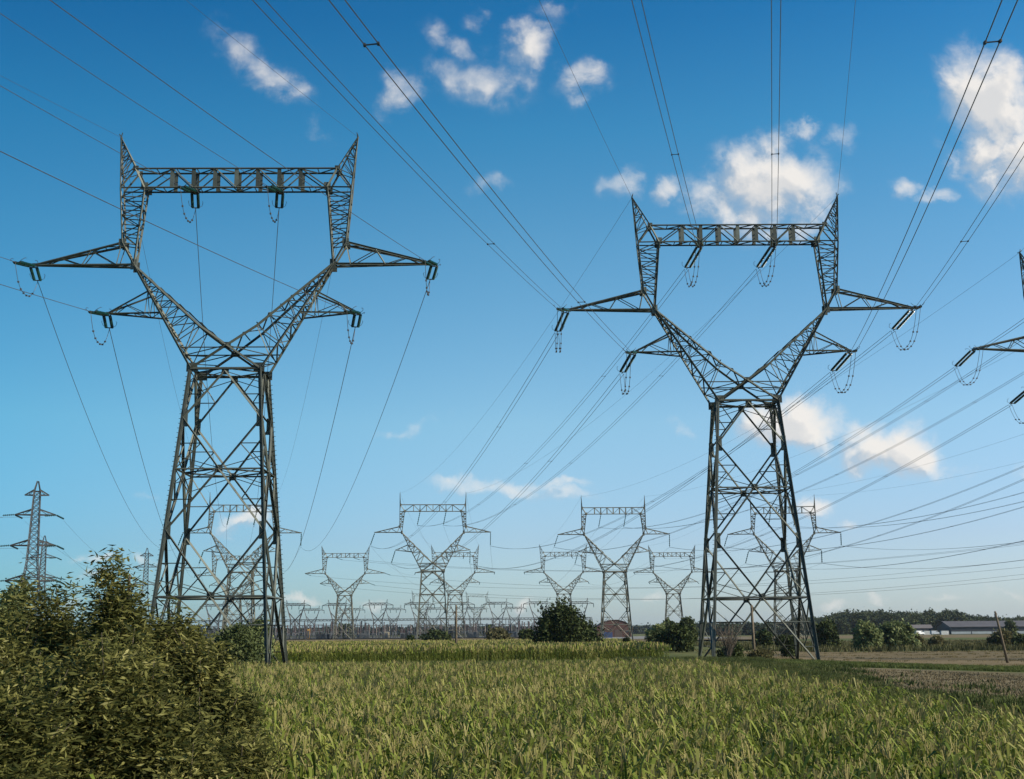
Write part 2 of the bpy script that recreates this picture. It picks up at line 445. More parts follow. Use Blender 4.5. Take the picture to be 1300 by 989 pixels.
def make_string(L, twin, seg=8, nd=24, r1=.15):
    """along local +X from 0 to L"""
    root = empty('insulator_string')
    offs = (-.27, .27) if twin else (0,)
    for o_ in offs:
        m = MB(); m.lathe((L*.1, o_, 0), (L*.9, o_, 0), disc_prof(nd, .05, r1), seg)
        m.build('glass_disc_column', GLASS, root)
    for x, xe in ((L*.08, 0), (L*.92, L)):
        m = MB(); m.bar((xe, 0, 0), (x, 0, 0), .06)
        m.bar((x, -.36, 0), (x, .36, 0), .1, .06)
        m.build('end_fitting', FITTING, root)
    for sy in offs:
        b = .5 if sy >= 0 else -.5
        for x0, sg in ((L*.93, -1), (L*.07, 1)):
            m = MB(); m.tube([(x0, sy, .02), (x0+sg*.0, sy+b*.6, .25), (x0+sg*.35, sy+b*.8, .42), (x0+sg*.6, sy+b*.7, .4)], .022, 4)
            m.build('arcing_horn', FITTING, root)
    return root

def lo_string(L, r=.16, twin=False):
    m = MB()
    for o_ in ((-.25, .25) if twin else (0,)): m.lathe((L*.05, o_, 0), (L*.95, o_, 0), disc_prof(6, .07, r), 6)
    m.bar((0, 0, 0), (L, 0, 0), .05)
    return m.build('insulator_string', GLASS)

def orient(o, a, d):
    d = Vector(d).normalized()
    y = Vector((0, 0, 1)).cross(d)
    y = y.normalized() if y.length > 1e-3 else Vector((0, 1, 0))
    z = d.cross(y)
    M_ = Matrix((d, y, z)).transposed().to_4x4(); M_.translation = a
    o.matrix_world = M_
    o.location = a; o.rotation_euler = M_.to_euler()

PS_TWIN = make_string(5.0, True); PS_SING = make_string(3.1, True, 8, 14, .15)
used = {}
def string(proto, a, d, label, grp):
    o = proto if id(proto) not in used else dup(proto)
    used[id(proto)] = 1
    orient(o, a, d); tag(o, label, 'insulator', grp); return o

def cat_pts(a, b, sag, n):
    return [lerp(a, b, i/n)-Vector((0, 0, 4*sag*(i/n)*(1-i/n))) for i in range(n+1)]

def conductor(a, b, sag, r, label, grp, twin=0, n=28, spacer=45.):
    d = Vector((b.x-a.x, b.y-a.y, 0)).normalized(); side = Vector((d.y, -d.x, 0))
    if not twin:
        m = MB(); m.tube(cat_pts(a, b, sag, n), r, 4)
        o = m.build('conductor', WIRE); tag(o, label, 'power line', grp); return o
    root = empty('twin_conductor', a)
    for s_ in (-1, 1):
        m = MB(); m.tube([p-a+side*(s_*twin/2) for p in cat_pts(a, b, sag, n)], r, 4); m.build('wire', WIRE, root)
    k = int((b-a).length/spacer)
    for i in range(1, k):
        t = (i-.35)/k; p = lerp(a, b, t)-Vector((0, 0, 4*sag*t*(1-t)))-a
        m = MB(); m.bar(p-side*twin*.55, p+side*twin*.55, .04, .04); m.box(p-side*twin/2, (.09, .16, .09)); m.box(p+side*twin/2, (.09, .16, .09))
        m.build('spacer', FITTING, root)
    tag(root, label, 'power line', grp); return root

def aim_slope(a, sag, span, tx, ty, axis):
    """slope dx/dy of a span towards the viewer that leaves the picture where the photo shows it"""
    lo, hi = -.3, .9
    def f(k):
        b = a+Vector((-k*span, -span, 0))
        pts = [proj(p) for p in cat_pts(a, b, sag, 300) if p.y > 6]
        for (x0, y0), (x1, y1) in zip(pts, pts[1:]):
            if axis == 'y' and (y0-ty)*(y1-ty) <= 0: return x0+(x1-x0)*(ty-y0)/(y1-y0+1e-9)-tx
            if axis == 'x' and (x0-tx)*(x1-tx) <= 0: return -(y0+(y1-y0)*(tx-x0)/(x1-x0+1e-9)-ty)*(1 if tx < 650 else -1)
        return None
    best = None
    for i in range(241):
        k = lo+(hi-lo)*i/240; v = f(k)
        if v is not None and (best is None or abs(v) < best[0]): best = (abs(v), k)
    return best[1] if best else .22

def jumper(a, b, drop, twin, label, grp):
    root = empty('jumper_loop', a)
    d = Vector((b.x-a.x, b.y-a.y, 0)); side = Vector((d.y, -d.x, 0)).normalized()
    offs = (-twin/2, twin/2) if twin else (0,)
    n = 16
    for s_ in offs:
        pts = []
        for i in range(n+1):
            t = i/n
            pts.append(lerp(a, b, t)-a+side*s_-Vector((0, 0, drop*(1-abs(2*t-1)**2.6))))
        m = MB(); m.tube(pts, .024, 4)
        for i in (3, 5, 7, 9, 11, 13): m.box(pts[i], (.15, .15, .13))
        m.build('jumper_wire', WIRE, root)
    tag(root, label, 'jumper cable', grp)

SPAN = 350.
near_targets = {
 'T2': {'LL': (342, 0, 'y'), 'SL': (455, 0, 'y'), 'BL': (808, 0, 'y'), 'BR': (987, 0, 'y'), 'SR': (1264, 0, 'y'), 'LR': (1300, 180, 'x'), 'GL': (683, 0, 'y'), 'GR': (1088, 0, 'y')},
 'T1': {'LR': (70, 0, 'y'), 'SR': (0, 187, 'x'), 'BR': (0, 12, 'x'), 'BL': (0, 105, 'x'), 'LL': (0, 324, 'x'), 'SL': (0, 358, 'x'), 'GL': (0, 96, 'x')},
 'T13': {}}
def strain_tower(key, far_key, far_xyz, L, drop_s, twin, proto, kn, r, jd):
    """tension strings towards the viewer and away, jumper loop between them, and the spans"""
    t = T[key]; res = {}
    for ph in PHASES:
        A = t.a(ph); w = ARMWORD[ph]
        tg = near_targets[key].get(ph)
        k = aim_slope(A, 10, SPAN, *tg) if tg else kn
        k = min(max(k, kn-.14), kn+.14) if tg else k
        dn = Vector((-k, -1, -drop_s/L)).normalized()
        fa = far_xyz(ph)
        df = Vector((fa.x-A.x, fa.y-A.y, 0)).normalized(); df = Vector((df.x, df.y, -drop_s/L*1.25)).normalized()
        string(proto, A, dn, 'green near-side insulator string on the %s of the %s' % (w, t.desc), 'strain insulators on the large pylons')
        string(proto, A, df, 'green far-side insulator string on the %s of the %s' % (w, t.desc), 'strain insulators on the large pylons')
        n0, f0 = A+dn*L, A+df*L
        jumper(n0, f0, jd, .4 if twin else 0, 'jumper loop under the %s of the %s' % (w, t.desc), 'jumper loops on the large pylons')
        conductor(n0, n0+Vector((-k*SPAN, -SPAN, 0)), 10, r, ('twin wire' if twin else 'single wire')+' coming overhead from the %s of the %s' % (w, t.desc), 'spans running overhead', .5 if twin else 0, 60)
        res[ph] = f0
    return res

def susp_pts(key, hang=4.4):
    t = T[key]; out = {}
    tilt = {'LL': -.34, 'SL': -.3, 'BL': -.2, 'BR': -.2, 'SR': -.02, 'LR': -.02}
    for ph in PHASES:
        A = t.a(ph); d = Vector((tilt[ph], 0, -1)).normalized()
        out[ph] = (A, d, A+d*hang)
    return out

SUS = {k: susp_pts(k) for k in ('T3', 'T4', 'T5', 'T6')}
lo_sus = lo_string(4.4, .17, True)
for key in SUS:
    for ph in PHASES:
        A, d, e = SUS[key][ph]
        string(lo_sus, A, d, 'insulator hanging under the %s of the %s' % (ARMWORD[ph], T[key].desc), 'hanging insulators on the suspension pylons')

far_of = {'T1': 'T6', 'T2': 'T3', 'T13': 'T4'}
RF = .035
for key, (L, ds, tw, proto, kn, r, jd) in {'T1': (3.1, .5, False, PS_SING, .27, .026, 2.1), 'T2': (5., 1., True, PS_TWIN, .22, .024, 3.1), 'T13': (5., 1., True, PS_TWIN, .2, .024, 3.1)}.items():
    fk = far_of[key]; t = T[key]
    st = strain_tower(key, fk, lambda ph: SUS[fk][ph][2], L, ds, tw, proto, kn, r, jd)
    for ph in PHASES:
        conductor(st[ph], SUS[fk][ph][2], 8.5 if key != 'T1' else 9.5, r*1.15, ('twin wire' if tw else 'single wire')+' running back from the %s of the %s' % (ARMWORD[ph], t.desc), 'spans running back from the large pylons', .5 if tw else 0, 40, 55.)
    for ph in ('GL', 'GR'):
        tg = near_targets[key].get(ph); a = t.a(ph)
        k = aim_slope(a, 7, SPAN, *tg) if tg else kn
        k = min(max(k, kn-.14), kn+.14)
        conductor(a, a+Vector((-k*SPAN, -SPAN, 0)), 7, .015, 'thin earth wire coming overhead from the %s of the %s' % (ARMWORD[ph], t.desc), 'earth wires', 0, 50)
        conductor(a, T[fk].a(ph), 6, .017, 'earth wire running back from the %s of the %s' % (ARMWORD[ph], t.desc), 'earth wires', 0, 30)

# spans in the distance
def A2ends(key, ph, dirn):
    A = T[key].a(ph); d = Vector(dirn).normalized(); return A, d, A+d*3.4
lo_str = lo_string(3.4, .17, False)
def far_span(ka, kb, r=RF, twin=True):
    ta, tb = T[ka], T[kb]
    for ph in PHASES:
        s0 = SUS[ka][ph][2]; A = tb.a(ph)
        d = Vector((s0.x-A.x, s0.y-A.y, 0)).normalized(); d.z = -.3; d.normalize()
        string(lo_str, A, d, 'small insulator on the %s of the %s' % (ARMWORD[ph], tb.desc), 'strain insulators on the short far pylons')
        conductor(s0, A+d*3.4, 3, r*.75, 'distant wire reaching the %s of the %s' % (ARMWORD[ph], tb.desc), 'distant spans', 0, 14)
    for ph in ('GL', 'GR'):
        conductor(ta.a(ph), tb.a(ph), 3, .02, 'distant earth wire reaching the %s of the %s' % (ARMWORD[ph], tb.desc), 'distant earth wires', 0, 12)
ka_word = {'T6': 'mid far left', 'T11': 'far left', 'T3': 'mid left', 'T8': 'far behind it', 'T4': 'mid right', 'T9': 'above round bush', 'T5': 'mid far right', 'T10': 'far right'}
far_span('T6', 'T11'); far_span('T3', 'T8'); far_span('T4', 'T9'); far_span('T5', 'T10')
# line arriving at the far right from outside the frame
class Ghost: pass
V15 = Tower.__new__(Tower); V15.P = PA; V15.x, V15.y, V15.z, V15.w = 132., 168., 0, .15; V15.c, V15.s = math.cos(.15), math.sin(.15)
for ph in PHASES:
    conductor(V15.a(ph)+Vector((0, 4, -1)), SUS['T5'][ph][2], 8.5, .028, 'twin wire from the right edge to the %s of the %s' % (ARMWORD[ph], T['T5'].desc), 'spans coming in from the right', .5, 40, 60.)
for ph in ('GL', 'GR'):
    conductor(V15.a(ph), T['T5'].a(ph), 6, .018, 'earth wire from the right edge to the %s of the %s' % (ARMWORD[ph], T['T5'].desc), 'earth wires', 0, 30)
V16 = Tower.__new__(Tower); V16.P = PA; V16.x, V16.y, V16.z, V16.w = 262., 430., 0, -.9; V16.c, V16.s = math.cos(-.9), math.sin(-.9)
for ph in PHASES:
    A = T['T7'].a(ph); B = V16.a(ph); d = (B-A); d.z = 0; d = d.normalized(); d.z = -.3; d.normalize()
    string(lo_str, A, d, 'small insulator on the %s of the %s' % (ARMWORD[ph], T['T7'].desc), 'strain insulators on the short far pylons')
    conductor(A+d*3.4, B, 12, .04, 'level wire running right from the %s of the %s' % (ARMWORD[ph], T['T7'].desc), 'level wires crossing the view', 0, 40)

# ------------------------------------------------------------------ smaller pylons at left
def make_small_pylon():
    root = empty('lattice_pylon'); Hh = 33.
    prof = [(0, 3.0), (11, 1.7), (17, 1.0), (31, .55), (33, .1)]
    def hw(z):
        for (z0, w0), (z1, w1) in zip(prof, prof[1:]):
            if z <= z1: return w0+(w1-w0)*(z-z0)/(z1-z0)
        return .1
    for sx in (-1, 1):
        for sy in (-1, 1):
            m = MB()
            for (z0, w0), (z1, w1) in zip(prof, prof[1:]): m.ang((sx*w0, sy*w0, z0), (sx*w1, sy*w1, z1), .17, (-sx, -sy, 0))
            m.build('leg', GANTRY, root)
    m = MB(); z = 0
    while z < 31:
        h = max(hw(z)*1.5, 1.1); z1 = min(z+h, 31); a, b = hw(z), hw(z1)
        for sg in (-1, 1):
            for p, q in (((-a, sg*a, z), (b, sg*b, z1)), ((a, sg*a, z), (-b, sg*b, z1)), ((sg*a, -a, z), (sg*b, b, z1)), ((sg*a, a, z), (sg*b, -b, z1))): m.ang(p, q, .085)
            m.ang((-b, sg*b, z1), (b, sg*b, z1), .055); m.ang((sg*b, -b, z1), (sg*b, b, z1), .055)
        z = z1
    m.build('body_bracing', GANTRY, root)
    for z, l in ((30.2, 2.3), (26.3, 3.9), (20.3, 4.3), (13.5, 4.8)):
        for sx in (-1, 1):
            m = MB(); w = hw(z); tipp = Vector((sx*l, 0, z))
            for sy in (-1, 1): m.ang((sx*w, sy*w, z), tipp, .17); m.ang((sx*hw(z+1.1), sy*hw(z+1.1), z+1.1), tipp, .17)
            m.ang((sx*w, 0, z+1), (sx*(w+l)*.5, 0, z), .08); m.ang((sx*(w+l)*.5, 0, z), (sx*(w+l)*.5, 0, z+.5), .08)
            m.build('cross_arm', GANTRY, root)
    return root
sp = make_small_pylon()
SPOS = []
for i, (px, D, s, lab) in enumerate(((34, 250, 1, 'three-armed dark lattice pylon at far left rising behind the hedge'),
                                  (48, 390, 1, 'small distant pylon half hidden behind the far-left pylon and hedge'),
                                  (181, 450, 1, 'small distant pylon beside the spiky top of the hedge'))):
    o = sp if i == 0 else dup(sp)
    q = at(px, 806, D); o.location = (q.x, D, -.2); o.rotation_euler = (0, 0, .25); tag(o, lab, 'pylon', 'small pylons at left'); SPOS.append(o.location.copy())
st0 = lo_string(2.3, .2)
used[id(st0)] = 1
firsts = st0
cnt = 0
for i in (0, 1, 2):
    for z, l, nm in ((26.3, 3.9, 'upper'), (20.3, 4.3, 'middle'), (13.5, 4.8, 'lower')):
        for sx, sw in ((-1, 'left'), (1, 'right')):
            b = Vector((SPOS[i].x+sx*l*math.cos(.25), SPOS[i].y+sx*l*math.sin(.25), z-.2))
            for dr, dn in (((-.9, -.6, -.12), 'near'), ((.45, 1, -.3), 'far')):
                if i == 2 and dn == 'near': continue
                o = firsts if cnt == 0 else firsts.copy()
                if cnt: col.objects.link(o)
                cnt += 1
                orient(o, b, dr)
                tag(o, 'dark insulator on the %s side of the %s %s arm of the %s' % (dn, nm, sw, ('far-left pylon', 'half-hidden pylon', 'hedge-top pylon')[i]), 'insulator', 'insulators on the small left pylons')
for z, l, nm in ((26.3, 3.9, 'upper'), (20.3, 4.3, 'middle')):
    for sx, sw in ((-1, 'left'), (1, 'right')):
        def e(i): return Vector((SPOS[i].x+sx*l, SPOS[i].y, z-.5))
        conductor(e(0)+Vector((1, 2.2, -.7)), e(2), 5, .022, 'wire sloping right from the %s %s arm of the far-left pylon' % (nm, sw), 'thin wires at far left', 0, 16)
        conductor(e(0)+Vector((-2, -1.3, -.3)), e(0)+Vector((-150, -100, 4)), 3, .022, 'wire from the left edge to the %s %s arm of the far-left pylon' % (nm, sw), 'thin wires at far left', 0, 12)

# ------------------------------------------------------------------ wooden poles
def pole(px, py_base, py_top, D, lean, label, cross=False):
    b = at(px, py_base, D); tp = at(px, py_top, D)
    h = tp.z-b.z
    root = empty('utility_pole', (b.x, D, b.z-.2))
    m = MB(); m.tube([(0, 0, -.4), (lean*h*.5, 0, h*.5+.1), (lean*h, 0, h+.2)], 1, 8, 0, [.16, .14, .11]); m.build('post', WOOD, root, True)
    m = MB(); m.bar((lean*h-.02, -.12, h-.25), (lean*h-.02, .1, h-.25), .1, .3); m.box((lean*h+.13, 0, h-.1), (.1, .1, .2)); m.build('wire_bracket', FITTING, root)
    tag(root, label, 'pole', 'wooden poles in the fields')
pole(579, 831, 768, 155, .0, 'slim upright wooden pole in the maize left of the round bush')
pole(958, 838, 768, 122, -.01, 'dark upright pole standing between the legs of the large right pylon')
pole(1279, 836, 776, 140, -.18, 'wooden pole leaning left at the far right of the field')

# ------------------------------------------------------------------ foliage helpers
def leaf_quads(C, Dr, L, Wd, bend=.15):
    """C centres, Dr directions (N,3), L, Wd arrays -> diamond leaves"""
    n = len(C)
    Dr = Dr/np.linalg.norm(Dr, axis=1, keepdims=True)
    rv = rng.normal(size=(n, 3)); S = np.cross(Dr, rv); S /= np.linalg.norm(S, axis=1, keepdims=True)+1e-9
    L = np.broadcast_to(L, n)[:, None]; Wd = np.broadcast_to(Wd, n)[:, None]
    up = np.cross(S, Dr)
    V = np.stack([C-Dr*L/2, C+S*Wd/2-Dr*L*.08+up*L*bend*.5, C+Dr*L/2, C-S*Wd/2-Dr*L*.08+up*L*bend*.5], 1)
    F = np.arange(n*4).reshape(n, 4)
    return V.reshape(-1, 3), F

def lobes_points(lobes, n, shell=.55):
    """random points in a union of ellipsoids, biased to the outside"""
    vol = np.array([l[3]*l[4]*l[5] for l in lobes])**(2/3); p = vol/vol.sum()
    idx = rng.choice(len(lobes), n, p=p)
    d = rng.normal(size=(n, 3)); d /= np.linalg.norm(d, axis=1, keepdims=True)
    r = shell+(1-shell)*rng.random(n)**.8
    bump = 1+.16*np.sin(d[:, 0]*5+idx)+.14*np.sin(d[:, 2]*7+idx*2)+.12*np.sin(d[:, 1]*6+idx*3)
    Lb = np.array(lobes)[idx]
    return Lb[:, :3]+d*Lb[:, 3:6]*(r*bump)[:, None], d

def random_lobes(w, d, h, n, z0=.0, ragged=.35):
    out = [(0, 0, z0+h*.45, w*.36, d*.36, h*.42)]
    for i in range(n):
        a = rng.random()*6.283; t = rng.random()
        rr = math.sqrt(rng.random())*.36*(1-.45*t)
        s = ragged*(.6+.6*rng.random())
        out.append((math.cos(a)*rr*w, math.sin(a)*rr*d, z0+h*(.18+.64*t), w*s*.55, d*s*.55, min(h*s*.55, w*s*.75)))
    return out

def clip_low(P, z=.02): 
    P[:, 2] = np.maximum(P[:, 2], z+rng.random(len(P))*.15); return P

def plantobj(name, label, cat, loc, lobes, nclump, per, csize, leafL, leafW, mat, grp=None, trunk=True, shoots=0, shootlen=1., horiz=0., shell=.5, kind=None):
    root = empty(name, loc)
    C, d = lobes_points(lobes, nclump, shell)
    P = np.repeat(C, per, 0)+rng.normal(size=(nclump*per, 3))*csize*np.array([1, 1, .8])
    D_ = np.repeat(d, per, 0)*.6+rng.normal(size=(nclump*per, 3))*.7
    if shoots:
        Cs, ds = lobes_points(lobes, shoots, .75)
        ds = ds*.7+np.array([0, 0, .75])+rng.normal(size=ds.shape)*.25
        k = 34; t = np.tile(np.linspace(0, 1, k), shoots)
        ln = np.repeat(shootlen*(.4+.8*rng.random(shoots)), k)
        Ps = np.repeat(Cs, k, 0)+np.repeat(ds, k, 0)*(t*ln)[:, None]
        twigs = [(Vector(Cs[i]), Vector(Cs[i]+ds[i]*ln[i*k])) for i in range(shoots)]
        Ps += rng.normal(size=Ps.shape)*(.07*csize/.15)
        P = np.vstack([P, Ps]); D_ = np.vstack([D_, np.repeat(ds, k, 0)*.5+rng.normal(size=Ps.shape)*.8])
    P = clip_low(P)
    if horiz: D_[:, 2] *= (1-horiz)
    n = len(P)
    V, F = leaf_quads(P, D_, leafL*(.6+.8*rng.random(n)), leafW*(.6+.8*rng.random(n)))
    np_mesh('crown' if trunk else 'foliage', V, F, mat, root)
    m = MB()
    if shoots:
        for q0, q1 in twigs: m.tube([q0-(q1-q0)*.3, lerp(q0, q1, .5), q1], 1, 4, 0, [leafL*.06, leafL*.04, leafL*.02])
    big_ = max(lobes, key=lambda l: l[3]*l[5]); h = max(l[2]+l[5]*.5 for l in lobes); w = max(l[3] for l in lobes)
    tr = max(.03, h*.022)
    m.tube([(0, 0, -.3), (w*.03, 0, h*.25), (-w*.02, w*.03, h*.6), (0, 0, h*.92)], 1, 7, 0, [tr*1.3, tr, tr*.7, tr*.15])
    for i, l in enumerate(lobes[1:14]):
        z0 = h*(.12+.4*rng.random()); q = Vector(l[:3])
        m.tube([(0, 0, z0), (q.x*.5, q.y*.5, (z0+q.z)*.5+.05*h), tuple(q)], 1, 5, 0, [tr*.6, tr*.4, tr*.12])
    m.build('trunk' if trunk else 'stems', BARK, root, True)
    tag(root, label, cat, grp, kind); return root

HEDGE = leaf_mat('hedge_leaves', [(.016, .020, .006), (.044, .050, .013), (.10, .105, .028), (.19, .185, .055), (.33, .31, .13)], 2.2, .35)
BUSH = leaf_mat('dark_bush_leaves', [(.010, .018, .007), (.025, .038, .012), (.05, .068, .02), (.085, .10, .03)], .7, .2)
WILLOW = leaf_mat('grey_willow_leaves', [(.045, .062, .025), (.10, .13, .05), (.19, .22, .09), (.32, .34, .16)], .5, .3)
OAK = leaf_mat('tree_leaves', [(.022, .034, .012), (.045, .062, .02), (.08, .10, .035), (.12, .135, .05)], .3, .2)
SCRUB = leaf_mat('dry_scrub_leaves', [(.04, .04, .018), (.09, .085, .035), (.14, .125, .06), (.06, .08, .025)], .8, .3)

# foreground hedge at left: separate shrubs ---------------------------------
def hx(px, D): return (px-650)/FOC*D/ .977
HG = 'shrubs of the foreground hedge'
def shrub(px, D, w, h, label, n=900, lob=16, shoots=40, dep=None, sl=.8, extra=None):
    x = at(px, 850, D).x
    lb = random_lobes(w, dep or w*.8, h, lob, 0, .42)
    if extra: lb += extra
    plantobj('shrub', label, 'shrub', (x, D, 0), lb, n, 30, .13, .105, .025, HEDGE, HG, False, shoots, sl, .6, .55)
shrub(-60, 15.5, 3.2, 2.85, 'leafy shrub filling the left edge of the foreground hedge', 1900, shoots=90, sl=.25)
shrub(66, 17.5, 1.8, 3.55, 'tall rounded shrub of the hedge just in front of the far-left pylon', 1700, shoots=90, sl=.25)
shrub(22, 17.8, 1.5, 3.3, 'shrub between the pale tree and the tallest dome of the hedge', 1100, shoots=60, sl=.25)
shrub(158, 16.5, 1.25, 3.05, 'narrow spiky-topped shrub sticking up highest in the hedge', 1200, 12, 70, sl=.25, extra=[(-.1, 0, 2.9, .34, .35, .35), (-.17, 0, 3.25, .19, .2, .28), (-.23, 0, 3.55, .10, .1, .24), (-.28, 0, 3.75, .05, .05, .2)])
shrub(202, 17.5, 1.3, 3.2, 'shrub between the spiky top and the left leg of the pylon', 1300, 12, 70, sl=.25)
shrub(115, 14.0, 2.6, 2.85, 'olive shrub in the middle front of the hedge, dark gaps inside', 2400, 18, 80, sl=.3)
shrub(250, 17.0, 1.2, 2.75, 'shrub under the left leg of the large left pylon', 1200, 12, 70, sl=.25)
shrub(215, 14.0, 1.5, 2.3, 'low front shrub of the hedge at its right end', 1900, 14, 70, sl=.3)
shrub(-30, 12.5, 2.2, 2.3, 'nearest low shrub in the bottom left corner', 1800, 14, 70, sl=.3)
shrub(290, 16.5, 1.0, 2.2, 'upright shrub near the right tip of the hedge', 1000, 10, 60, sl=.25)
shrub(312, 15.0, .85, 1.6, 'smallest shrub at the right tip of the hedge beside the maize', 900, 10, 50, sl=.25)

LOBES = {}
def tree(px, py_base, py_top, w_px, D, label, mat, cat='bush', name='bush', n=260, per=22, grp=None, leaf=None, shoots=0, lob=14, z=None, shell=.5, custom=None):
    b = at(px, py_base, D); h = at(px, py_top, D).z-b.z; w = w_px/FOC*D
    zz = b.z if z is None else z
    if z is not None: h = at(px, py_top, D).z-z
    lf = leaf or .45*D/160
    lbs = random_lobes(w*1.06, w*.95, h*.98, lob) if not custom else custom
    return plantobj(name, label, cat, (b.x, D, zz), lbs, n, per, .055*w+.1, lf, lf*.5, mat, grp, True, shoots, w*.12, 0, shell)

tree(718, 830, 770, 74, 158, 'big dense round dark bush alone in the middle of the field', BUSH, n=900, per=26, leaf=.42, lob=26, z=0, shoots=50, shell=.45, custom=[(-.5, 0, 2.7, 2.3, 2.5, 2.5), (-.7, .2, 4.4, 1.5, 1.5, 1.45), (-2.0, 0, 1.7, 1.5, 1.8, 1.5), (1.2, 0, 2.7, 1.6, 1.8, 1.7), (2.3, -.2, 1.6, 1.4, 1.7, 1.45), (.3, -.8, 4.0, 1.3, 1.2, 1.2), (3.1, 0, .9, .9, 1.2, .9), (-1.6, -.6, 3.3, 1.1, 1.2, 1.2), (-2.7, .2, .9, .9, 1.2, .85), (.6, -1.5, 1.8, 1.4, 1.1, 1.5)])
tree(12, 806, 731, 60, 60, 'pale round-topped tree behind the hedge at the left edge', WILLOW, 'tree', 'tree', 500, 22, leaf=.22, z=0, grp='trees behind the hedge')
tree(300, 834, 788, 70, 100, 'dark green tree at the hedge end under the large left pylon', OAK, 'tree', 'tree', 420, 22, leaf=.3, z=0, grp='trees behind the hedge')
tree(331, 832, 784, 34, 112, 'grey-green willow between the legs of the large left pylon', WILLOW, 'tree', 'tree', 300, 20, leaf=.34, z=0, grp='trees behind the hedge')
GB = 'scattered field bushes'
tree(555, 815, 801, 40, 330, 'low wide bush left of the slim wooden pole', BUSH, n=160, grp=GB, z=0)
tree(521, 814, 807, 12, 350, 'tiny dark bush on the green strip before the substation', BUSH, n=50, grp=GB, z=0)
tree(633, 816, 799, 34, 300, 'olive bush midway between the wooden pole and the round bush', SCRUB, n=200, grp=GB, z=0)
tree(669, 817, 801, 22, 290, 'small dark bush touching the left side of the round bush', BUSH, n=140, grp=GB, z=0)
tree(690, 829, 800, 18, 160, 'short leafy shoot at the left foot of the round bush', BUSH, n=120, grp=GB, z=0, leaf=.36)
tree(776, 829, 818, 34, 165, 'low dry scrub beside the right foot of the round bush', SCRUB, n=140, grp=GB, z=0, leaf=.3)
tree(795, 830, 808, 9, 160, 'thin upright bush below the mid-distance pylon and brick barn', BUSH, n=70, grp=GB, z=0, leaf=.3)
tree(836, 822, 794, 30, 250, 'pale-topped bush left of the dark clump near the large right pylon', WILLOW, n=260, grp=GB, z=0)
tree(866, 830, 792, 38, 175, 'dark bush clump just left of the large right pylon', BUSH, n=420, grp=GB, z=0, shoots=20)
tree(849, 829, 796, 26, 182, 'dark bush at the left of the clump beside the large right pylon', BUSH, n=240, grp=GB, z=0, shoots=10)
tree(874, 815, 783, 22, 330, 'roundish taller tree behind the dark clump near the large right pylon', OAK, 'tree', 'tree', 260, grp=GB, z=0)
tree(850, 815, 786, 18, 350, 'slender tree between short far pylon and dark clump', OAK, 'tree', 'tree', 200, grp=GB, z=0)
tree(970, 823, 801, 20, 230, 'small round bush seen between the legs of the large right pylon', BUSH, n=220, grp=GB, z=-.2)
tree(993, 822, 808, 14, 235, 'low bush right of the round one inside the large right pylon', BUSH, n=120, grp=GB, z=-.2)
tree(1003, 838, 806, 18, 150, 'dark narrow bush at the right back leg of the large right pylon', BUSH, n=200, grp=GB, z=-.3, leaf=.3)
tree(930, 841, 818, 30, 120, 'dark scrub at the foot of the large right pylon', BUSH, n=240, grp=GB, z=0, leaf=.26, shoots=20)
tree(968, 840, 826, 34, 122, 'green weeds beside the pole inside the large right pylon', SCRUB, n=200, grp=GB, z=-.2, leaf=.26)
tree(1050, 822, 789, 30, 240, 'dark rounded tree right beside the right leg of the large pylon', BUSH, 'tree', 'tree', 380, grp=GB, z=-.9)
GW = 'willow clump in the right field'
tree(1102, 824, 789, 34, 226, 'left willow of the pale-topped clump in the right field', WILLOW, 'tree', 'tree', 420, grp=GW, z=-.9, shoots=30)
tree(1124, 824, 790, 30, 230, 'middle willow of the pale-topped clump in the right field', WILLOW, 'tree', 'tree', 380, grp=GW, z=-.9, shoots=30)
tree(1146, 824, 788, 36, 228, 'right rounded willow of the pale-topped clump in the right field', WILLOW, 'tree', 'tree', 420, grp=GW, z=-.9, shoots=20)
tree(1164, 822, 804, 16, 232, 'low green bush at the right end of the willow clump', SCRUB, n=120, grp=GW, z=-.9)
tree(1190, 821, 808, 20, 240, 'dry bush in the scrub right of the willow clump', SCRUB, n=120, grp=GB, z=-.95)
tree(1274, 824, 802, 36, 232, 'broad green bush behind the leaning pole', SCRUB, n=260, grp=GB, z=-.95)
tree(1298, 826, 806, 24, 225, 'dark bush cut by the right edge behind the leaning pole', BUSH, n=160, grp=GB, z=-.95)
tree(1284, 812, 789, 17, 560, 'single tree standing before the long dark barn', OAK, 'tree', 'tree', 160, grp=GB, z=-.95, leaf=1.1)
tree(437, 808, 790, 18, 640, 'rounded tree inside the substation seen below a short pylon', OAK, 'tree', 'tree', 160, grp='trees inside the substation', z=0, leaf=1.2)
tree(620, 808, 792, 13, 640, 'small rounded tree among the substation posts', OAK, 'tree', 'tree', 120, grp='trees inside the substation', z=0, leaf=1.2)
# bare twiggy bush at the pylon foot
m = MB(); b = at(925, 838, 118); root = empty('bare_bush', (b.x, 118, 0))
for i in range(46):
    a = rnd.random()*6.28; r1 = .3+rnd.random()*1.2; h = 1.8+rnd.random()*1.8
    p1 = Vector((math.cos(a)*r1*.4, math.sin(a)*r1*.4, h*.5)); p2 = Vector((math.cos(a)*r1, math.sin(a)*r1, h))
    m.tube([(0, 0, 0), p1, p2], 1, 4, 0, [.04, .025, .008])
    for j in range(4):
        q = lerp(p1, p2, rnd.random()); m.tube([q, q+Vector((rnd.gauss(0, .3), rnd.gauss(0, .3), .3+rnd.random()*.4))], 1, 3, 0, [.014, .006])
m.build('twigs', BARK, root); tag(root, 'leafless twiggy bush under the large right pylon', 'bush')

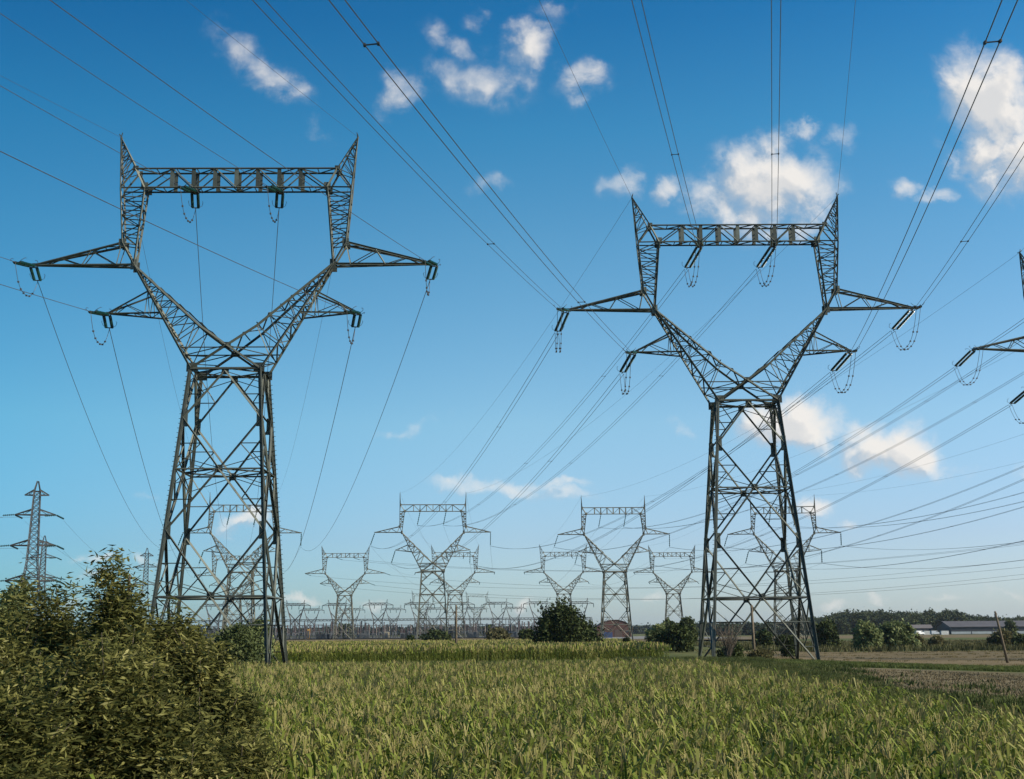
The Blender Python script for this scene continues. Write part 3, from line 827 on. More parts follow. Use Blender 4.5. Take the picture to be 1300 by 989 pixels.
# ------------------------------------------------------------------ ground and fields
GRASS = soil_mat('meadow_grass', (.045, .06, .018), (.085, .095, .03), (.15, .135, .06), .05, .9, (1, .5, 1))
def sheet(name, xs, ys, zf, mat, label=None):
    V = [(x, y, zf(x, y)) for y in ys for x in xs]; nx = len(xs)
    F = [(j*nx+i, j*nx+i+1, (j+1)*nx+i+1, (j+1)*nx+i) for j in range(len(ys)-1) for i in range(nx-1)]
    o = np_mesh(name, V, F, mat); tag(o, kind='structure'); return o
xs = sorted(set([-9000, -5000, -2500, -1200, -700, -400, -200, -100, -50, -20, 0, 10]+list(range(14, 54, 2))+[80, 120, 250, 500, 900, 1500, 3000, 5000, 9000]))
ys = [-400, -50, 0, 30, 60, 90, 120, 160, 200, 300, 450, 600, 800, 1100, 1600, 2500, 4000, 7000, 12000]
sheet('ground', xs, ys, gz, GRASS)
def patch(name, poly, mat, dz=.004, label=None, step=None):
    """polygon strip given as list of (y, x_left, x_right)"""
    V = []; F = []; n = 24
    rows = []
    for (y0, l0, r0), (y1, l1, r1) in zip(poly, poly[1:]):
        k = max(1, int((y1-y0)/12) if y1-y0 < 300 else 8)
        for i in range(k):
            t = i/k; rows.append((y0+(y1-y0)*t, l0+(l1-l0)*t, r0+(r1-r0)*t))
    rows.append(poly[-1])
    xsn = [x for x in xs]
    for y, l, r in rows:
        for i in range(n+1):
            x = l+(r-l)*i/n
            jit = math.sin(y*.31+i)*.15 if i in (0, n) else 0
            V.append((x+jit, y, gzl(x)+dz))
    m_ = n+1
    for j in range(len(rows)-1):
        for i in range(n): F.append((j*m_+i, j*m_+i+1, (j+1)*m_+i+1, (j+1)*m_+i))
    o = np_mesh(name, V, F, mat); tag(o, kind='structure'); return o
def gzl(x):      # ground sheet height, interpolated on the sheet's own grid
    for a, b in zip(xs, xs[1:]):
        if a <= x <= b: return gz(a, 0)+(gz(b, 0)-gz(a, 0))*(x-a)/(b-a)
    return gz(x, 0)
STUBBLE = soil_mat('straw_stubble', (.09, .072, .035), (.135, .105, .055), (.18, .14, .08), .05, .6, (.5, 1.6, 1))
BARE = soil_mat('bare_brown_soil', (.075, .07, .034), (.12, .10, .055), (.19, .15, .095), .10, 1.1, (.35, 1.5, 1), .6)
GREEN = soil_mat('fresh_green_grass', (.045, .06, .018), (.07, .085, .025), (.10, .11, .04), .1, 1.2)
DGREEN = soil_mat('dark_rough_grass', (.022, .034, .010), (.04, .055, .017), (.065, .075, .026), .2, 1.5)
SOIL = soil_mat('maize_soil', (.05, .04, .025), (.08, .062, .04), (.11, .09, .06), .3, 2.)
patch('maize_soil', [(5, -60, 9.3), (66, -60, 9.3)], SOIL)
patch('ploughed_field', [(16, 11, 90), (60, 15.5, 160), (104, 20, 220)], BARE, .03)
patch('grass_verge', [(104, 20, 260), (124, 24, 320)], GREEN, .03)
patch('stubble_field', [(124, 26, 330), (215, 36, 420)], STUBBLE, .03)
patch('meadow', [(215, 30, 420), (330, 30, 520)], GRASS, .03)
patch('far_stubble_field', [(330, 40, 500), (420, 60, 560)], STUBBLE, .03)
patch('far_green_field', [(420, 60, 560), (520, 60, 700)], GREEN, .03)
patch('farthest_stubble_field', [(520, 100, 700), (760, 100, 900)], STUBBLE, .03)
patch('green_strip', [(68, -60, 9), (124, -80, 14)], GREEN, .03)
patch('dirt_mound_path', [(104, -26, -19), (115, -27, -17)], BARE, .06)
patch('green_band', [(335, -160, 60), (440, -170, 60)], GREEN, .03)
patch('straw_band', [(440, -200, 100), (585, -240, 100)], STUBBLE, .03)
patch('meadow_left', [(214, -100, 8), (335, -150, 30)], STUBBLE, .03)
patch('centre_stubble', [(215, 8, 30), (330, 4, 36)], STUBBLE, .03)
patch('gravel_yard', [(592, -260, 110), (900, -320, 110)], soil_mat('substation_gravel', (.12, .12, .12), (.18, .18, .17), (.24, .23, .22)), .05)

# maize ---------------------------------------------------------------------
MAIZE = leaf_mat('maize_leaves', [(.036, .06, .009), (.095, .135, .018), (.175, .21, .036), (.245, .25, .066), (.31, .285, .12)], .35, .3, .7)
TASSEL = leaf_mat('maize_tassels', [(.15, .135, .05), (.23, .20, .08), (.31, .27, .12)], .5, .2, .8)
def maize_variant(nl, h, segs=3):
    V = []; F = []; MI = []
    def quad(a, b, c, d, mi): o = len(V); V.extend([a, b, c, d]); F.append((o, o+1, o+2, o+3)); MI.append(mi)
    w = .018
    quad((-w, 0, 0), (w, 0, 0), (w*.6, 0, h*.88), (-w*.6, 0, h*.88), 0); quad((0, -w, 0), (0, w, 0), (0, w*.6, h*.88), (0, -w*.6, h*.88), 0)
    for i in range(nl):
        z = h*(.2+.76*(i/(nl-1)))*(1+.04*rng.normal()); a = i*2.5+rng.normal()*.6; L = (.34+.20*rng.random())*(1.-.3*i/nl); ww = .019+.009*rng.random()
        ca, sa = math.cos(a), math.sin(a); pr = None
        up0 = .75+.4*rng.random(); dr = 1.1+1.1*rng.random()
        for k in range(segs+1):
            t = k/segs; rr = L*t*(.95); zz = z+L*(up0*t-dr*t*t); wk = ww*(1-.9*t**2)*(.6+.4*min(1, t*3))
            p = (ca*rr-sa*wk, sa*rr+ca*wk, zz), (ca*rr+sa*wk, sa*rr-ca*wk, zz)
            if pr: quad(pr[0], pr[1], p[1], p[0], 0)
            pr = p
    for i in range(5):
        a = rng.random()*6.28; s = .03+.08*rng.random() if i else 0; l = .05+.12*rng.random()
        x, y = math.cos(a)*s, math.sin(a)*s; w2 = .006
        quad((-w2, 0, h*.86), (w2, 0, h*.86), (x+w2, y, h*.9+l), (x-w2, y, h*.9+l), 1)
    return np.array(V, np.float32), np.array(F), np.array(MI)
def scatter(name, variants, pos, mats, scl, label, zfun, cat):
    Vs, Fs, Ms = [], [], []; off = 0
    vi = rng.integers(0, len(variants), len(pos))
    for k, (V, F, MI) in enumerate(variants):
        P = pos[vi == k]; n = len(P)
        if not n: continue
        a = rng.random(n)*6.283; s = scl*(.82+.36*rng.random(n)); ca, sa = np.cos(a)*s, np.sin(a)*s
        X = V[None, :, 0]*ca[:, None]-V[None, :, 1]*sa[:, None]; Y = V[None, :, 0]*sa[:, None]+V[None, :, 1]*ca[:, None]; Z = V[None, :, 2]*s[:, None]
        lx, ly = rng.normal(size=n)*.07, rng.normal(size=n)*.07
        W = np.stack([X+P[:, 0, None]+Z*lx[:, None], Y+P[:, 1, None]+Z*ly[:, None], Z+P[:, 2, None]], 2)
        Vs.append(W.reshape(-1, 3)); Fs.append((F[None]+(np.arange(n)*len(V))[:, None, None]+off).reshape(-1, 4)); Ms.append(np.tile(MI, n)); off += n*len(V)
    o = np_mesh(name, np.vstack(Vs), np.vstack(Fs), mats, None, np.concatenate(Ms))
    tag(o, label, cat, None, 'stuff'); return o
def rows(x0, x1, y0, y1, dx, dy):
    xx = np.arange(x0, x1, dx); yy = np.arange(y0, y1, dy); X, Y = np.meshgrid(xx, yy)
    P = np.stack([X.ravel(), Y.ravel(), np.zeros(X.size)], 1); P[:, :2] += rng.normal(size=(len(P), 2))*.07; return P
P1 = rows(-60, 9.2, 5, 66, .26, .33)
P1 = P1[(P1[:, 0] > -P1[:, 1]*.5-4)]
nearP = P1[P1[:, 1] < 34]; farP = P1[P1[:, 1] >= 34]
var_n = [maize_variant(11, 1.25, 3) for _ in range(10)]; var_f = [maize_variant(7, 1.25, 2) for _ in range(8)]
scatter('maize_crop', var_n, nearP, [MAIZE, TASSEL], 1., 'dense green and straw-tipped maize filling the foreground', None, 'maize crop')
scatter('maize_crop', var_f, farP, [MAIZE, TASSEL], 1., 'ripening maize between the foreground and the large left pylon', None, 'maize crop')
# second maize field, a block further back
P2 = rows(-24, 15, 124, 152, .42, .55)
var_t = [maize_variant(7, 1.28, 2) for _ in range(6)]
def tuft_variant():
    V = []; F = []; MI = []
    for i in range(9):
        a = rng.random()*6.28; r = rng.random()*.9; x, y = math.cos(a)*r, math.sin(a)*r; h = 1.12+.36*rng.random(); b = rng.random()*3.1; w = .11
        o = len(V); V += [(x-w*math.cos(b), y-w*math.sin(b), .95), (x+w*math.cos(b), y+w*math.sin(b), .95), (x+w*.3*math.cos(b), y, h), (x-w*.3*math.cos(b), y, h)]
        F.append((o, o+1, o+2, o+3)); MI.append(1 if i % 3 else 0)
    return np.array(V, np.float32), np.array(F), np.array(MI)
scatter('maize_crop', var_t, P2, [MAIZE, TASSEL], 1., 'darker edge of the second maize field behind the large left pylon', None, 'maize crop')
tv = [tuft_variant() for _ in range(5)]
yy = 152+rng.random(16000)**.8*66; hw_l = 24+(yy-124)*.2; hw_r = 15+(yy-124)*.03
yy = np.where(rng.random(len(yy)) < .3, 127+rng.random(len(yy))*25, yy); hw_l = 24+(yy-124)*.2; hw_r = 15+(yy-124)*.03
xx = -hw_l+rng.random(len(yy))*(hw_l+hw_r)
scatter('maize_crop', tv, np.stack([xx, yy, np.zeros(len(xx))], 1), [MAIZE, TASSEL], 1., 'far straw-coloured top of the second maize field', None, 'maize crop')
# rough grass ---------------------------------------------------------------
GR = leaf_mat('rough_grass_blades', [(.02, .034, .009), (.04, .06, .016), (.07, .09, .028), (.13, .12, .05)], .4, .3)
GR2 = leaf_mat('bright_grass_blades', [(.04, .06, .015), (.065, .09, .022), (.10, .12, .04)], .4, .3)
def grass_variant(h, w=.02, n=12, r=.22):
    V = []; F = []; MI = []
    for i in range(n):
        a = rng.random()*6.28; q = rng.random()*r; x, y = math.cos(a)*q, math.sin(a)*q; hh = h*(.6+.6*rng.random()); b = rng.random()*3.1
        lx, ly = rng.normal()*.25*hh, rng.normal()*.25*hh; o = len(V)
        V += [(x-w*math.cos(b), y-w*math.sin(b), 0), (x+w*math.cos(b), y+w*math.sin(b), 0), (x+lx+w*.2, y+ly, hh), (x+lx-w*.2, y+ly, hh)]
        F.append((o, o+1, o+2, o+3)); MI.append(0)
    return np.array(V, np.float32), np.array(F), np.array(MI)
gv = [grass_variant(.42, .022, 14, .3) for _ in range(6)]
n = 16000
y = 22+rng.random(n)**.8*96; x = 9.3+rng.random(n)**1.5*(3.5+(y-22)*.10)
P = np.stack([x, y, np.array([gz(a, 0) for a in x])], 1)
patch('rough_verge', [(20, 9.3, 12.5), (118, 9.3, 19)], DGREEN, .04)
scatter('rough_grass', gv, P, [GR], 1., 'tall dark rough grass along the right edge of the maize', None, 'grass')
gv2 = [grass_variant(.26, .05, 12, .6) for _ in range(5)]
n = 9000; y = 106+rng.random(n)*16; x = 20+rng.random(n)*66
scatter('bright_grass', gv2, np.stack([x, y, np.array([gz(a, 0) for a in x])], 1), [GR2], 1., 'bright green grass strip across the right field', None, 'grass')
n = 9000; y = 68+rng.random(n)*54; x = -50+rng.random(n)*62
scatter('bright_grass', gv2, np.stack([x, y, np.zeros(n)], 1), [GR2], .8, 'bright green grass around the large left pylon', None, 'grass')
gv3 = [grass_variant(.9, .12, 14, 1.4) for _ in range(5)]
n = 5000; y = 214+rng.random(n)*110; x = 40+rng.random(n)*190
scatter('scrub_ground_cover', gv3, np.stack([x, y, np.array([gz(a, 0) for a in x])], 1), [leaf_mat('scrub_cover', [(.035, .045, .015), (.07, .075, .03), (.12, .105, .05)], .06, .2)], 1., 'mixed green and brown scrub beyond the right stubble field', None, 'scrub')
n = 2600
y = 24+rng.random(n)*80; x = 12.5+(y-22)*.09+np.abs(rng.normal(size=n))*(1.2+y*.02)
m_ = np.sin(x*.9+y*.21)+np.sin(x*.37-y*.13)+rng.normal(size=n)*.5 > .2; x = x[m_]; y = y[m_]
scatter('rough_grass', gv2, np.stack([x, y, np.array([gz(a, 0) for a in x])], 1), [GR], 1., 'straggling grass spreading from the verge onto the bare field', None, 'grass')
n = 7000; y = 124+rng.random(n)*90; x = 24+rng.random(n)*(50+y*.45); m_ = np.sin(y*.35+np.sin(x*.06)*2)+rng.normal(size=n)*.6 > .5; x = x[m_]; y = y[m_]
scatter('stubble_tufts', gv2, np.stack([x, y, np.array([gz(a, 0) for a in x])], 1), [leaf_mat('straw_tufts', [(.07, .07, .025), (.14, .115, .05), (.19, .15, .08)], .15, .2)], .7, 'straw and weed tufts in lines over the stubble field', None, 'stubble')
RUT = soil_mat('wheel_rut_soil', (.035, .032, .018), (.06, .052, .03), (.09, .075, .045), .3, 2.)
for k_, off in enumerate((0, 1.9, 14, 15.9)):
    V = []; F = []
    for i in range(61):
        yy_ = 30+i*1.2; xc_ = 17+off+(yy_-30)*(.35+off*.02)+.5*math.sin(yy_*.11); 
        for d_ in (-.24, .24): V.append((xc_+d_+.05*math.sin(yy_*1.7+d_), yy_, gzl(xc_+d_)+.04))
    for i in range(60): F.append((2*i, 2*i+1, 2*i+3, 2*i+2))
    tag(np_mesh('wheel_track', V, F, RUT), kind='structure')
clod = [grass_variant(.09, .035, 7, .6) for _ in range(4)]
n = 9000; y = 24+rng.random(n)**.7*74; x = 12+y*.06+rng.random(n)*(8+y*.5)
scatter('crop_residue', clod, np.stack([x, y, np.array([gz(a, 0) for a in x])], 1), [leaf_mat('residue', [(.07, .055, .03), (.13, .105, .06), (.2, .165, .1)], .15, .1)], 1., 'dry crop residue on the bare brown field', None, 'crop residue')

# ------------------------------------------------------------------ far woods and hills
def forest(name, label, spec, mat, leaf):
    Vs = []; Fs = []; off = 0
    for px, D, h, w in spec:
        x = at(px, 800, D).x; z = gz(x, 0)
        lb = random_lobes(w, w, h, 6, 0, .45); k = 210
        C, d = lobes_points(lb, k, .6); C += np.array([x, D, z]); Pn = np.repeat(C, 7, 0)+rng.normal(size=(k*7, 3))*.07*w
        Pn[:, 2] = np.maximum(Pn[:, 2], z+.2)
        V, F = leaf_quads(Pn, rng.normal(size=Pn.shape), leaf*(.6+.8*rng.random(len(Pn))), leaf*.6)
        Vs.append(V); Fs.append(F+off); off += len(V)
    o = np_mesh(name, np.vstack(Vs), np.vstack(Fs), mat); tag(o, label, 'wood', None, 'stuff'); return o
spec = []
for px in np.arange(1012, 1345, 4.5):
    for row in range(4):
        D = 900+row*28+rnd.random()*24
        top = 781+1.2*math.sin(px*.05)+max(0, (1080-px)*.09) if px < 1215 else 789.+1.2*math.sin(px*.09)
        top += (4-row)*1.6*(1 if row < 3 else .4)+rnd.gauss(0, 1.1)
        h = CAMH+(802-top)*D/FOC+.95
        spec.append((px+rnd.random()*6, D, h, 11+6*rnd.random()))
forest('wood', 'dark wood filling the skyline behind the right field', spec, leaf_mat('wood_foliage', [(.012, .021, .010), (.024, .036, .015), (.04, .054, .021), (.065, .076, .029)], .06, .15), 1.9)
spec = []
for px in np.arange(880, 1035, 6):
    for row in range(2):
        D = 900+row*40+rnd.random()*30; spec.append((px+rnd.random()*4, D, CAMH+(802-794.5+rnd.gauss(0, 1))*D/FOC, 11+4*rnd.random()))
forest('wood', 'lower bluish tree line seen through the large right pylon', spec, leaf_mat('wood_foliage_far', [(.02, .03, .018), (.035, .05, .027), (.05, .068, .035)], .05, .15), 2.2)
spec = []
for px in np.arange(-60, 890, 9):
    D = 1500+rnd.random()*200; spec.append((px+rnd.random()*6, D, CAMH+(802-799.6+rnd.gauss(0, .8))*D/FOC, 26+10*rnd.random()))
forest('wood', 'thin distant tree line behind the substation', spec, leaf_mat('wood_foliage_distant', [(.018, .028, .02), (.03, .04, .028)], .05, .15), 4.)
hm, nt, out = mat_new('distant_hills'); b = N(nt, 'ShaderNodeBsdfPrincipled', ins={'Base Color': (.045, .065, .04, 1), 'Roughness': 1.}); nt.links.new(b.outputs[0], out.inputs[0])
V = []; F = []
nx = 160
for j, (D, f) in enumerate(((4200, 0), (4600, .7), (5200, 1), (6200, .8))):
    for i in range(nx+1):
        x = -4500+9000*i/nx; hgt = 17+5*math.sin(x*.0011+1)+3*math.sin(x*.0043)+1.2*math.sin(x*.013)
        V.append((x, D, f*hgt-2*(f == 0)))
for j in range(3):
    for i in range(nx): F.append((j*(nx+1)+i, j*(nx+1)+i+1, (j+1)*(nx+1)+i+1, (j+1)*(nx+1)+i))
tag(np_mesh('hills', V, F, hm), kind='structure')

# ------------------------------------------------------------------ substation
def make_gantry():
    root = empty('substation_gantry')
    zb, zw, Hh = 16.4, 9.4, 19.2
    for sx in (-1, 1):
        m = MB()
        for sy in (-1, 1):
            m.ang((sx*2.5, sy*1.2, 0), (sx*2.2, sy*.9, zw), .26); m.ang((sx*2.2, sy*.9, zw), (sx*4.5, sy*.5, zb), .24)
            m.ang((sx*3.4, sy*.7, 13), (-sx*2.2, sy*.9, zw-2.4), .18)
        zig(m, (sx*2.5, -1.2, 0), (sx*2.2, -.9, zw), (sx*2.5, 1.2, 0), (sx*2.2, .9, zw), 7, .12); zig(m, (sx*2.2, -.9, zw), (sx*4.5, -.5, zb), (sx*2.2, .9, zw), (sx*4.5, .5, zb), 5, .12)
        m.build('leg', GANTRY, root)
        m = MB()
        for sy in (-1, 1): m.ang((sx*4.5, sy*.5, zb), (sx*4.6, 0, Hh), .16); m.ang((sx*3.9, sy*.5, zb+.9), (sx*4.6, 0, Hh), .12)
        m.build('earth_wire_peak', GANTRY, root)
        m = MB()
        for sy in (-1, 1): m.ang((sx*4.5, sy*.5, zb+1), (sx*7.6, 0, zb-.1), .16); m.ang((sx*4.5, sy*.5, zb), (sx*7.6, 0, zb-.1), .16)
        m.build('cross_arm', GANTRY, root)
    m = MB()
    for sy in (-1, 1):
        for z in (zb, zb+1.): m.ang((-4.5, sy*.5, z), (4.5, sy*.5, z), .18)
        zig(m, (-4.5, sy*.5, zb), (4.5, sy*.5, zb), (-4.5, sy*.5, zb+1), (4.5, sy*.5, zb+1), 8, .1)
    m.build('crossbeam', GANTRY, root)
    m = MB()
    for sy in (-1, 1):
        m.ang((-2.2, sy*.9, zw), (2.2, sy*.9, zw), .16); m.ang((-2.45, sy*1.1, 1.5), (2.2, sy*.95, zw-1), .13); m.ang((2.45, sy*1.1, 1.5), (-2.2, sy*.95, zw-1), .13)
    m.build('bracing', GANTRY, root)
    m = MB()
    for x in (-7.5, -1.8, 1.8, 7.5): m.lathe((x, 0, zb-.2), (x, -.6, zb-1.9), disc_prof(5, .1, .22), 6)
    m.build('insulators', GLASS, root)
    return root
gp = make_gantry(); first = True
ords = ['first', 'second', 'third', 'fourth', 'fifth', 'sixth', 'seventh', 'eighth', 'ninth', 'tenth']
FR = [374, 426, 479, 532, 583, 632, 684, 736]
for i, px in enumerate([270, 322]+FR):
    o = gp if first else dup(gp); first = False
    q = at(px, 806, 640); o.location = (q.x, 640+rnd.random()*6, 0); o.rotation_euler = (0, 0, rnd.uniform(-.05, .05)); tag(o, '%s gantry from the left in the taller front row of the substation' % ords[i], 'gantry', 'fork gantries of the substation')
for i, px in enumerate([395, 447, 499, 550, 602, 653, 703]):
    o = dup(gp); q = at(px, 806, 780); o.location = (q.x, 780, 0); o.rotation_euler = (0, 0, .05); tag(o, '%s gantry from the left in the lower back row of the substation' % ords[i], 'gantry', 'fork gantries of the substation')
# bus bar gantry
x0, x1 = at(240, 800, 622).x, at(752, 800, 622).x
root = empty('busbar_gantry', (0, 622, 0))
m = MB()
for sy in (-.4, .4):
    for z in (8.6, 9.3): m.ang((x0, sy, z), (x1, sy, z), .2)
    zig(m, (x0, sy, 8.6), (x1, sy, 8.6), (x0, sy, 9.3), (x1, sy, 9.3), 110, .1, None, False)
m.build('girder', GANTRY, root)
k = 14
for i in range(k+1):
    x = x0+(x1-x0)*i/k; m = MB()
    for sy in (-.8, .8): m.ang((x, sy*1.4, 0), (x, sy*.5, 8.7), .3)
    zig(m, (x, -1.1, 0), (x, -.4, 8.6), (x, 1.1, 0), (x, .4, 8.6), 6, .12); m.build('post', GANTRY, root)
tag(root, 'long level busbar gantry running the whole width of the substation', 'gantry')
root = empty('busbar_gantry', (0, 700, 0)); m = MB(); m.bar((x0*1.1, 0, 6.8), (x1*1.1, 0, 6.8), .3); m.build('girder', GANTRY, root)
for i in range(24):
    x = (x0+(x1-x0)*i/23)*1.1; m = MB(); m.bar((x, 0, 0), (x, 0, 6.7), .3); m.build('post', GANTRY, root)
tag(root, 'lower back busbar rail behind the long front busbar gantry', 'gantry')
# post insulators
def make_post(kind):
    m = MB()
    if kind == 0: m.box((0, 0, 1.3), (.55, .5, 2.6), 0); m.lathe((0, 0, 2.6), (0, 0, 5.6), disc_prof(7, .22, .34), 8, 1); m.box((0, 0, 5.75), (.6, .5, .3), 0)
    if kind == 1: m.box((0, 0, 1.1), (.9, .9, .9), 0); m.bar((-.4, 0, 0), (-.4, 0, 1), .2); m.bar((.4, 0, 0), (.4, 0, 1), .2); m.lathe((0, 0, 1.5), (0, 0, 4.6), disc_prof(6, .24, .38), 8, 1); m.lathe((0, 0, 4.6), (0, 0, 6.2), [(0, .2), (.5, .32), (1, .2)], 8, 0)
    if kind == 2:
        for x in (-.9, .9): m.bar((x, 0, 0), (x, 0, 2.5), .22); m.lathe((x, 0, 2.7), (x, 0, 4.9), disc_prof(5, .16, .26), 7, 1)
        m.bar((-1.2, 0, 2.6), (1.2, 0, 2.6), .25); m.bar((-1, 0, 5), (1, 0, 5), .14)
    return m.build('post_insulator', [GREYEQ, DARKPORC])
protos = [make_post(i) for i in range(3)]; pf = [True]*3
words_ = ['dark ribbed post insulator on a grey pedestal in the substation', 'dark capped measuring post on a low frame in the substation', 'two-legged disconnector frame in the substation']
cnt = 0
for row, (D, sp_) in enumerate(((603, 3.6), (612, 3.9), (630, 4.2), (660, 5.))):
    x = at(300, 805, D).x+rnd.random()*2; xe = at(752, 805, D).x
    while x < xe:
        if rnd.random() < .86:
            kd = rnd.choice((0, 0, 1, 2)) if row else rnd.choice((0, 1, 2, 1))
            o = protos[kd] if pf[kd] else protos[kd].copy()
            if not pf[kd]: col.objects.link(o)
            pf[kd] = False
            o.location = (x, D+rnd.random(), 0); o.scale = (1, 1, .95+.5*rnd.random()); o.rotation_euler = (0, 0, rnd.random()*.3)
            tag(o, words_[kd], 'insulator post', 'switchgear posts of the substation: '+('ribbed', 'capped', 'two-legged')[kd]); cnt += 1
        x += sp_*(.55+.7*rnd.random())
# transformers / cabinets
EQ = [plain_mat('cream_cabinet', (.3, .27, .2), .6), GREYEQ, DARKEQ, plain_mat('ochre_cabinet', (.38, .22, .07), .6)]
for i, (px, w, h, mi, lab) in enumerate(((335, 6, 2.6, 1, 'grey transformer low at the far left end of the substation'), (392, 1.6, 4.6, 3, 'narrow ochre cabinet in the left of the substation'), (410, 6, 2.4, 2, 'dark transformer just left of the short far pylon'),
        (460, 5, 2.6, 1, 'grey transformer below the third front gantry'), (491, 2.4, 3.2, 0, 'small cream cabinet among the crowded posts'), (517, 6, 2.3, 2, 'dark transformer right of the cream cabinet'),
        (566, 7, 3.4, 2, 'large dark transformer above the low wide bush'), (600, 5, 2.6, 1, 'grey transformer right of the slim wooden pole'), (648, 7, 3, 1, 'grey transformer between two bushes'), (664, 4, 2.4, 0, 'cream cabinet just left of the round bush'))):
    D = 608; q = at(px, 806, D); root = empty('transformer' if w > 3 else 'cabinet', (q.x, D, 0))
    m = MB(); m.box((0, 0, h*.5+.2), (w*.8, 2.4, h)); 
    for s_ in (-1, 1):
        for j in range(5): m.box((s_*w*.44, -1+j*.5, h*.5+.2), (w*.1, .14, h*.8))
    m.box((0, 0, .1), (w, 2.8, .2)); m.build('tank' if w > 3 else 'housing', EQ[mi], root)
    if w > 3:
        for s_ in (-1, 0, 1): m = MB(); m.lathe((s_*w*.26, 0, h+.2), (s_*w*.3, 0, h+2.4), disc_prof(5, .13, .24), 7); m.build('bushing', DARKPORC, root)
    else: m = MB(); m.box((0, -1.22, h*.5), (w*.6, .05, h*.7)); m.build('door', GREYEQ, root)
    tag(root, lab, 'transformer' if w > 3 else 'cabinet', 'transformers and cabinets of the substation')
# lightning masts
for px, top, D, lab in ((659, 779, 650, 'thin lightning mast in the gap left of the round bush'), (596, 782, 670, 'thin lightning mast right of the slim wooden pole'), (544, 784, 660, 'thin lightning mast behind the low wide bush'), (463, 781, 655, 'thin lightning mast between two front gantries')):
    q = at(px, 806, D); h = at(px, top, D).z; root = empty('lightning_mast', (q.x, D, 0))
    m = MB()
    for a in range(3):
        c_, s_ = math.cos(a*2.09), math.sin(a*2.09); m.bar((c_*.5, s_*.5, 0), (c_*.15, s_*.15, h*.8), .12)
    zig(m, (.5, 0, 0), (.15, 0, h*.8), (-.25, .43, 0), (-.07, .13, h*.8), 14, .07); m.build('mast_frame', GANTRY, root)
    m = MB(); m.bar((0, 0, h*.78), (0, 0, h), .12); m.build('rod', GANTRY, root)
    tag(root, lab, 'mast', 'lightning masts')
# fence
root = empty('substation_fence', (0, 592, 0)); xa, xb = at(235, 806, 592).x, at(757, 806, 592).x
for i in range(60):
    xx_ = xa+(xb-xa)*i/59; m = MB(); m.bar((xx_, 0, 0), (xx_, 0, 2.3), .12); m.build('post', DARKEQ, root)
m = MB()
for i in range(int((xb-xa)/.3)): m.bar((xa+i*.3, 0, .05), (xa+i*.3, 0, 1.9), .06, .14, (1, 0, 0))
for z in (.2, 1.8): m.bar((xa, 0, z), (xb, 0, z), .05, .08)
m.build('mesh_panels', DARKEQ, root)
m = MB(); m.box(((xa+xb)/2, .3, .25), (xb-xa, .15, .5)); m.build('base_wall', plain_mat('dark_concrete', (.07, .06, .055)), root)
tag(root, 'low dark fence along the front of the substation', 'fence')

# ------------------------------------------------------------------ buildings
def brick():
    m, nt, out = mat_new('red_brick'); t = N(nt, 'ShaderNodeTexCoord'); mp = N(nt, 'ShaderNodeMapping'); mp.inputs['Rotation'].default_value = (R(90), 0, 0); nt.links.new(t.outputs['Object'], mp.inputs[0])
    bt = N(nt, 'ShaderNodeTexBrick', ins={'Color1': (.085, .032, .028, 1), 'Color2': (.06, .024, .022, 1), 'Mortar': (.07, .05, .045, 1), 'Scale': 1.6})
    nt.links.new(mp.outputs[0], bt.inputs[0]); b = N(nt, 'ShaderNodeBsdfPrincipled', ins={'Roughness': .9}); nt.links.new(bt.outputs[0], b.inputs['Base Color']); nt.links.new(b.outputs[0], out.inputs[0]); return m
BRICK = brick()
D = 600; q = at(781, 808, D); px = D/FOC
root = empty('brick_barn', (q.x, D, 0))
wd = 22*px; prof = [(-wd, 0), (wd, 0), (wd, 4.6), (wd*.55, 6.9), (wd*.18, 7.7), (-wd*.18, 7.7), (-wd*.55, 6.9), (-wd, 4.6)]
m = MB(); n = len(prof)
m.add([(x, 0, z) for x, z in prof]+[(x, 24, z) for x, z in prof], [tuple(range(n)), tuple(range(2*n-1, n-1, -1))]+[(i, i+n, (i+1) % n+n, (i+1) % n) for i in (0, 1, 7)])
m.build('wall', BRICK, root)
m = MB(); rp = prof[2:8]
for (xa_, za), (xb_, zb_) in zip(rp, rp[1:]):
    m.add([(xa_*1.01, -.3, za+.02), (xb_*1.01, -.3, zb_+.02), (xb_*1.01, 24.3, zb_+.02), (xa_*1.01, 24.3, za+.02), (xa_*1.01, -.3, za+.22), (xb_*1.01, -.3, zb_+.22), (xb_*1.01, 24.3, zb_+.22), (xa_*1.01, 24.3, za+.22)], [(0, 1, 2, 3), (7, 6, 5, 4), (0, 4, 5, 1), (1, 5, 6, 2), (2, 6, 7, 3), (3, 7, 4, 0)])
m.build('roof', plain_mat('dark_red_tiles', (.07, .035, .03), .9), root)
m = MB(); m.box((1.5, -.03, 1.7), (3.6, .08, 3.4)); m.build('door', plain_mat('dark_wood_door', (.06, .04, .035)), root)
for x in (-5.2, 5.6):
    m = MB(); m.box((x, -.02, 2.6), (1.2, .06, 1.)); m.build('window', DARKEQ, root)
tag(root, 'red-brown brick barn with a rounded gable behind the mid-distance pylon', 'barn')
m = MB(); q2 = at(771, 809, 560); m.box((0, 0, 1.1), (4.4, 2.2, 2.2)); m.box((0, 0, 2.25), (4.5, 2.3, .12))
for i in range(9): m.box((-2+i*.5, -1.13, 1.1), (.1, .06, 2.))
o = m.build('storage_container', plain_mat('blue_container_paint', (.03, .06, .16))); o.location = (q2.x, 560, 0); tag(o, 'small blue container at the left foot of the brick barn', 'container')
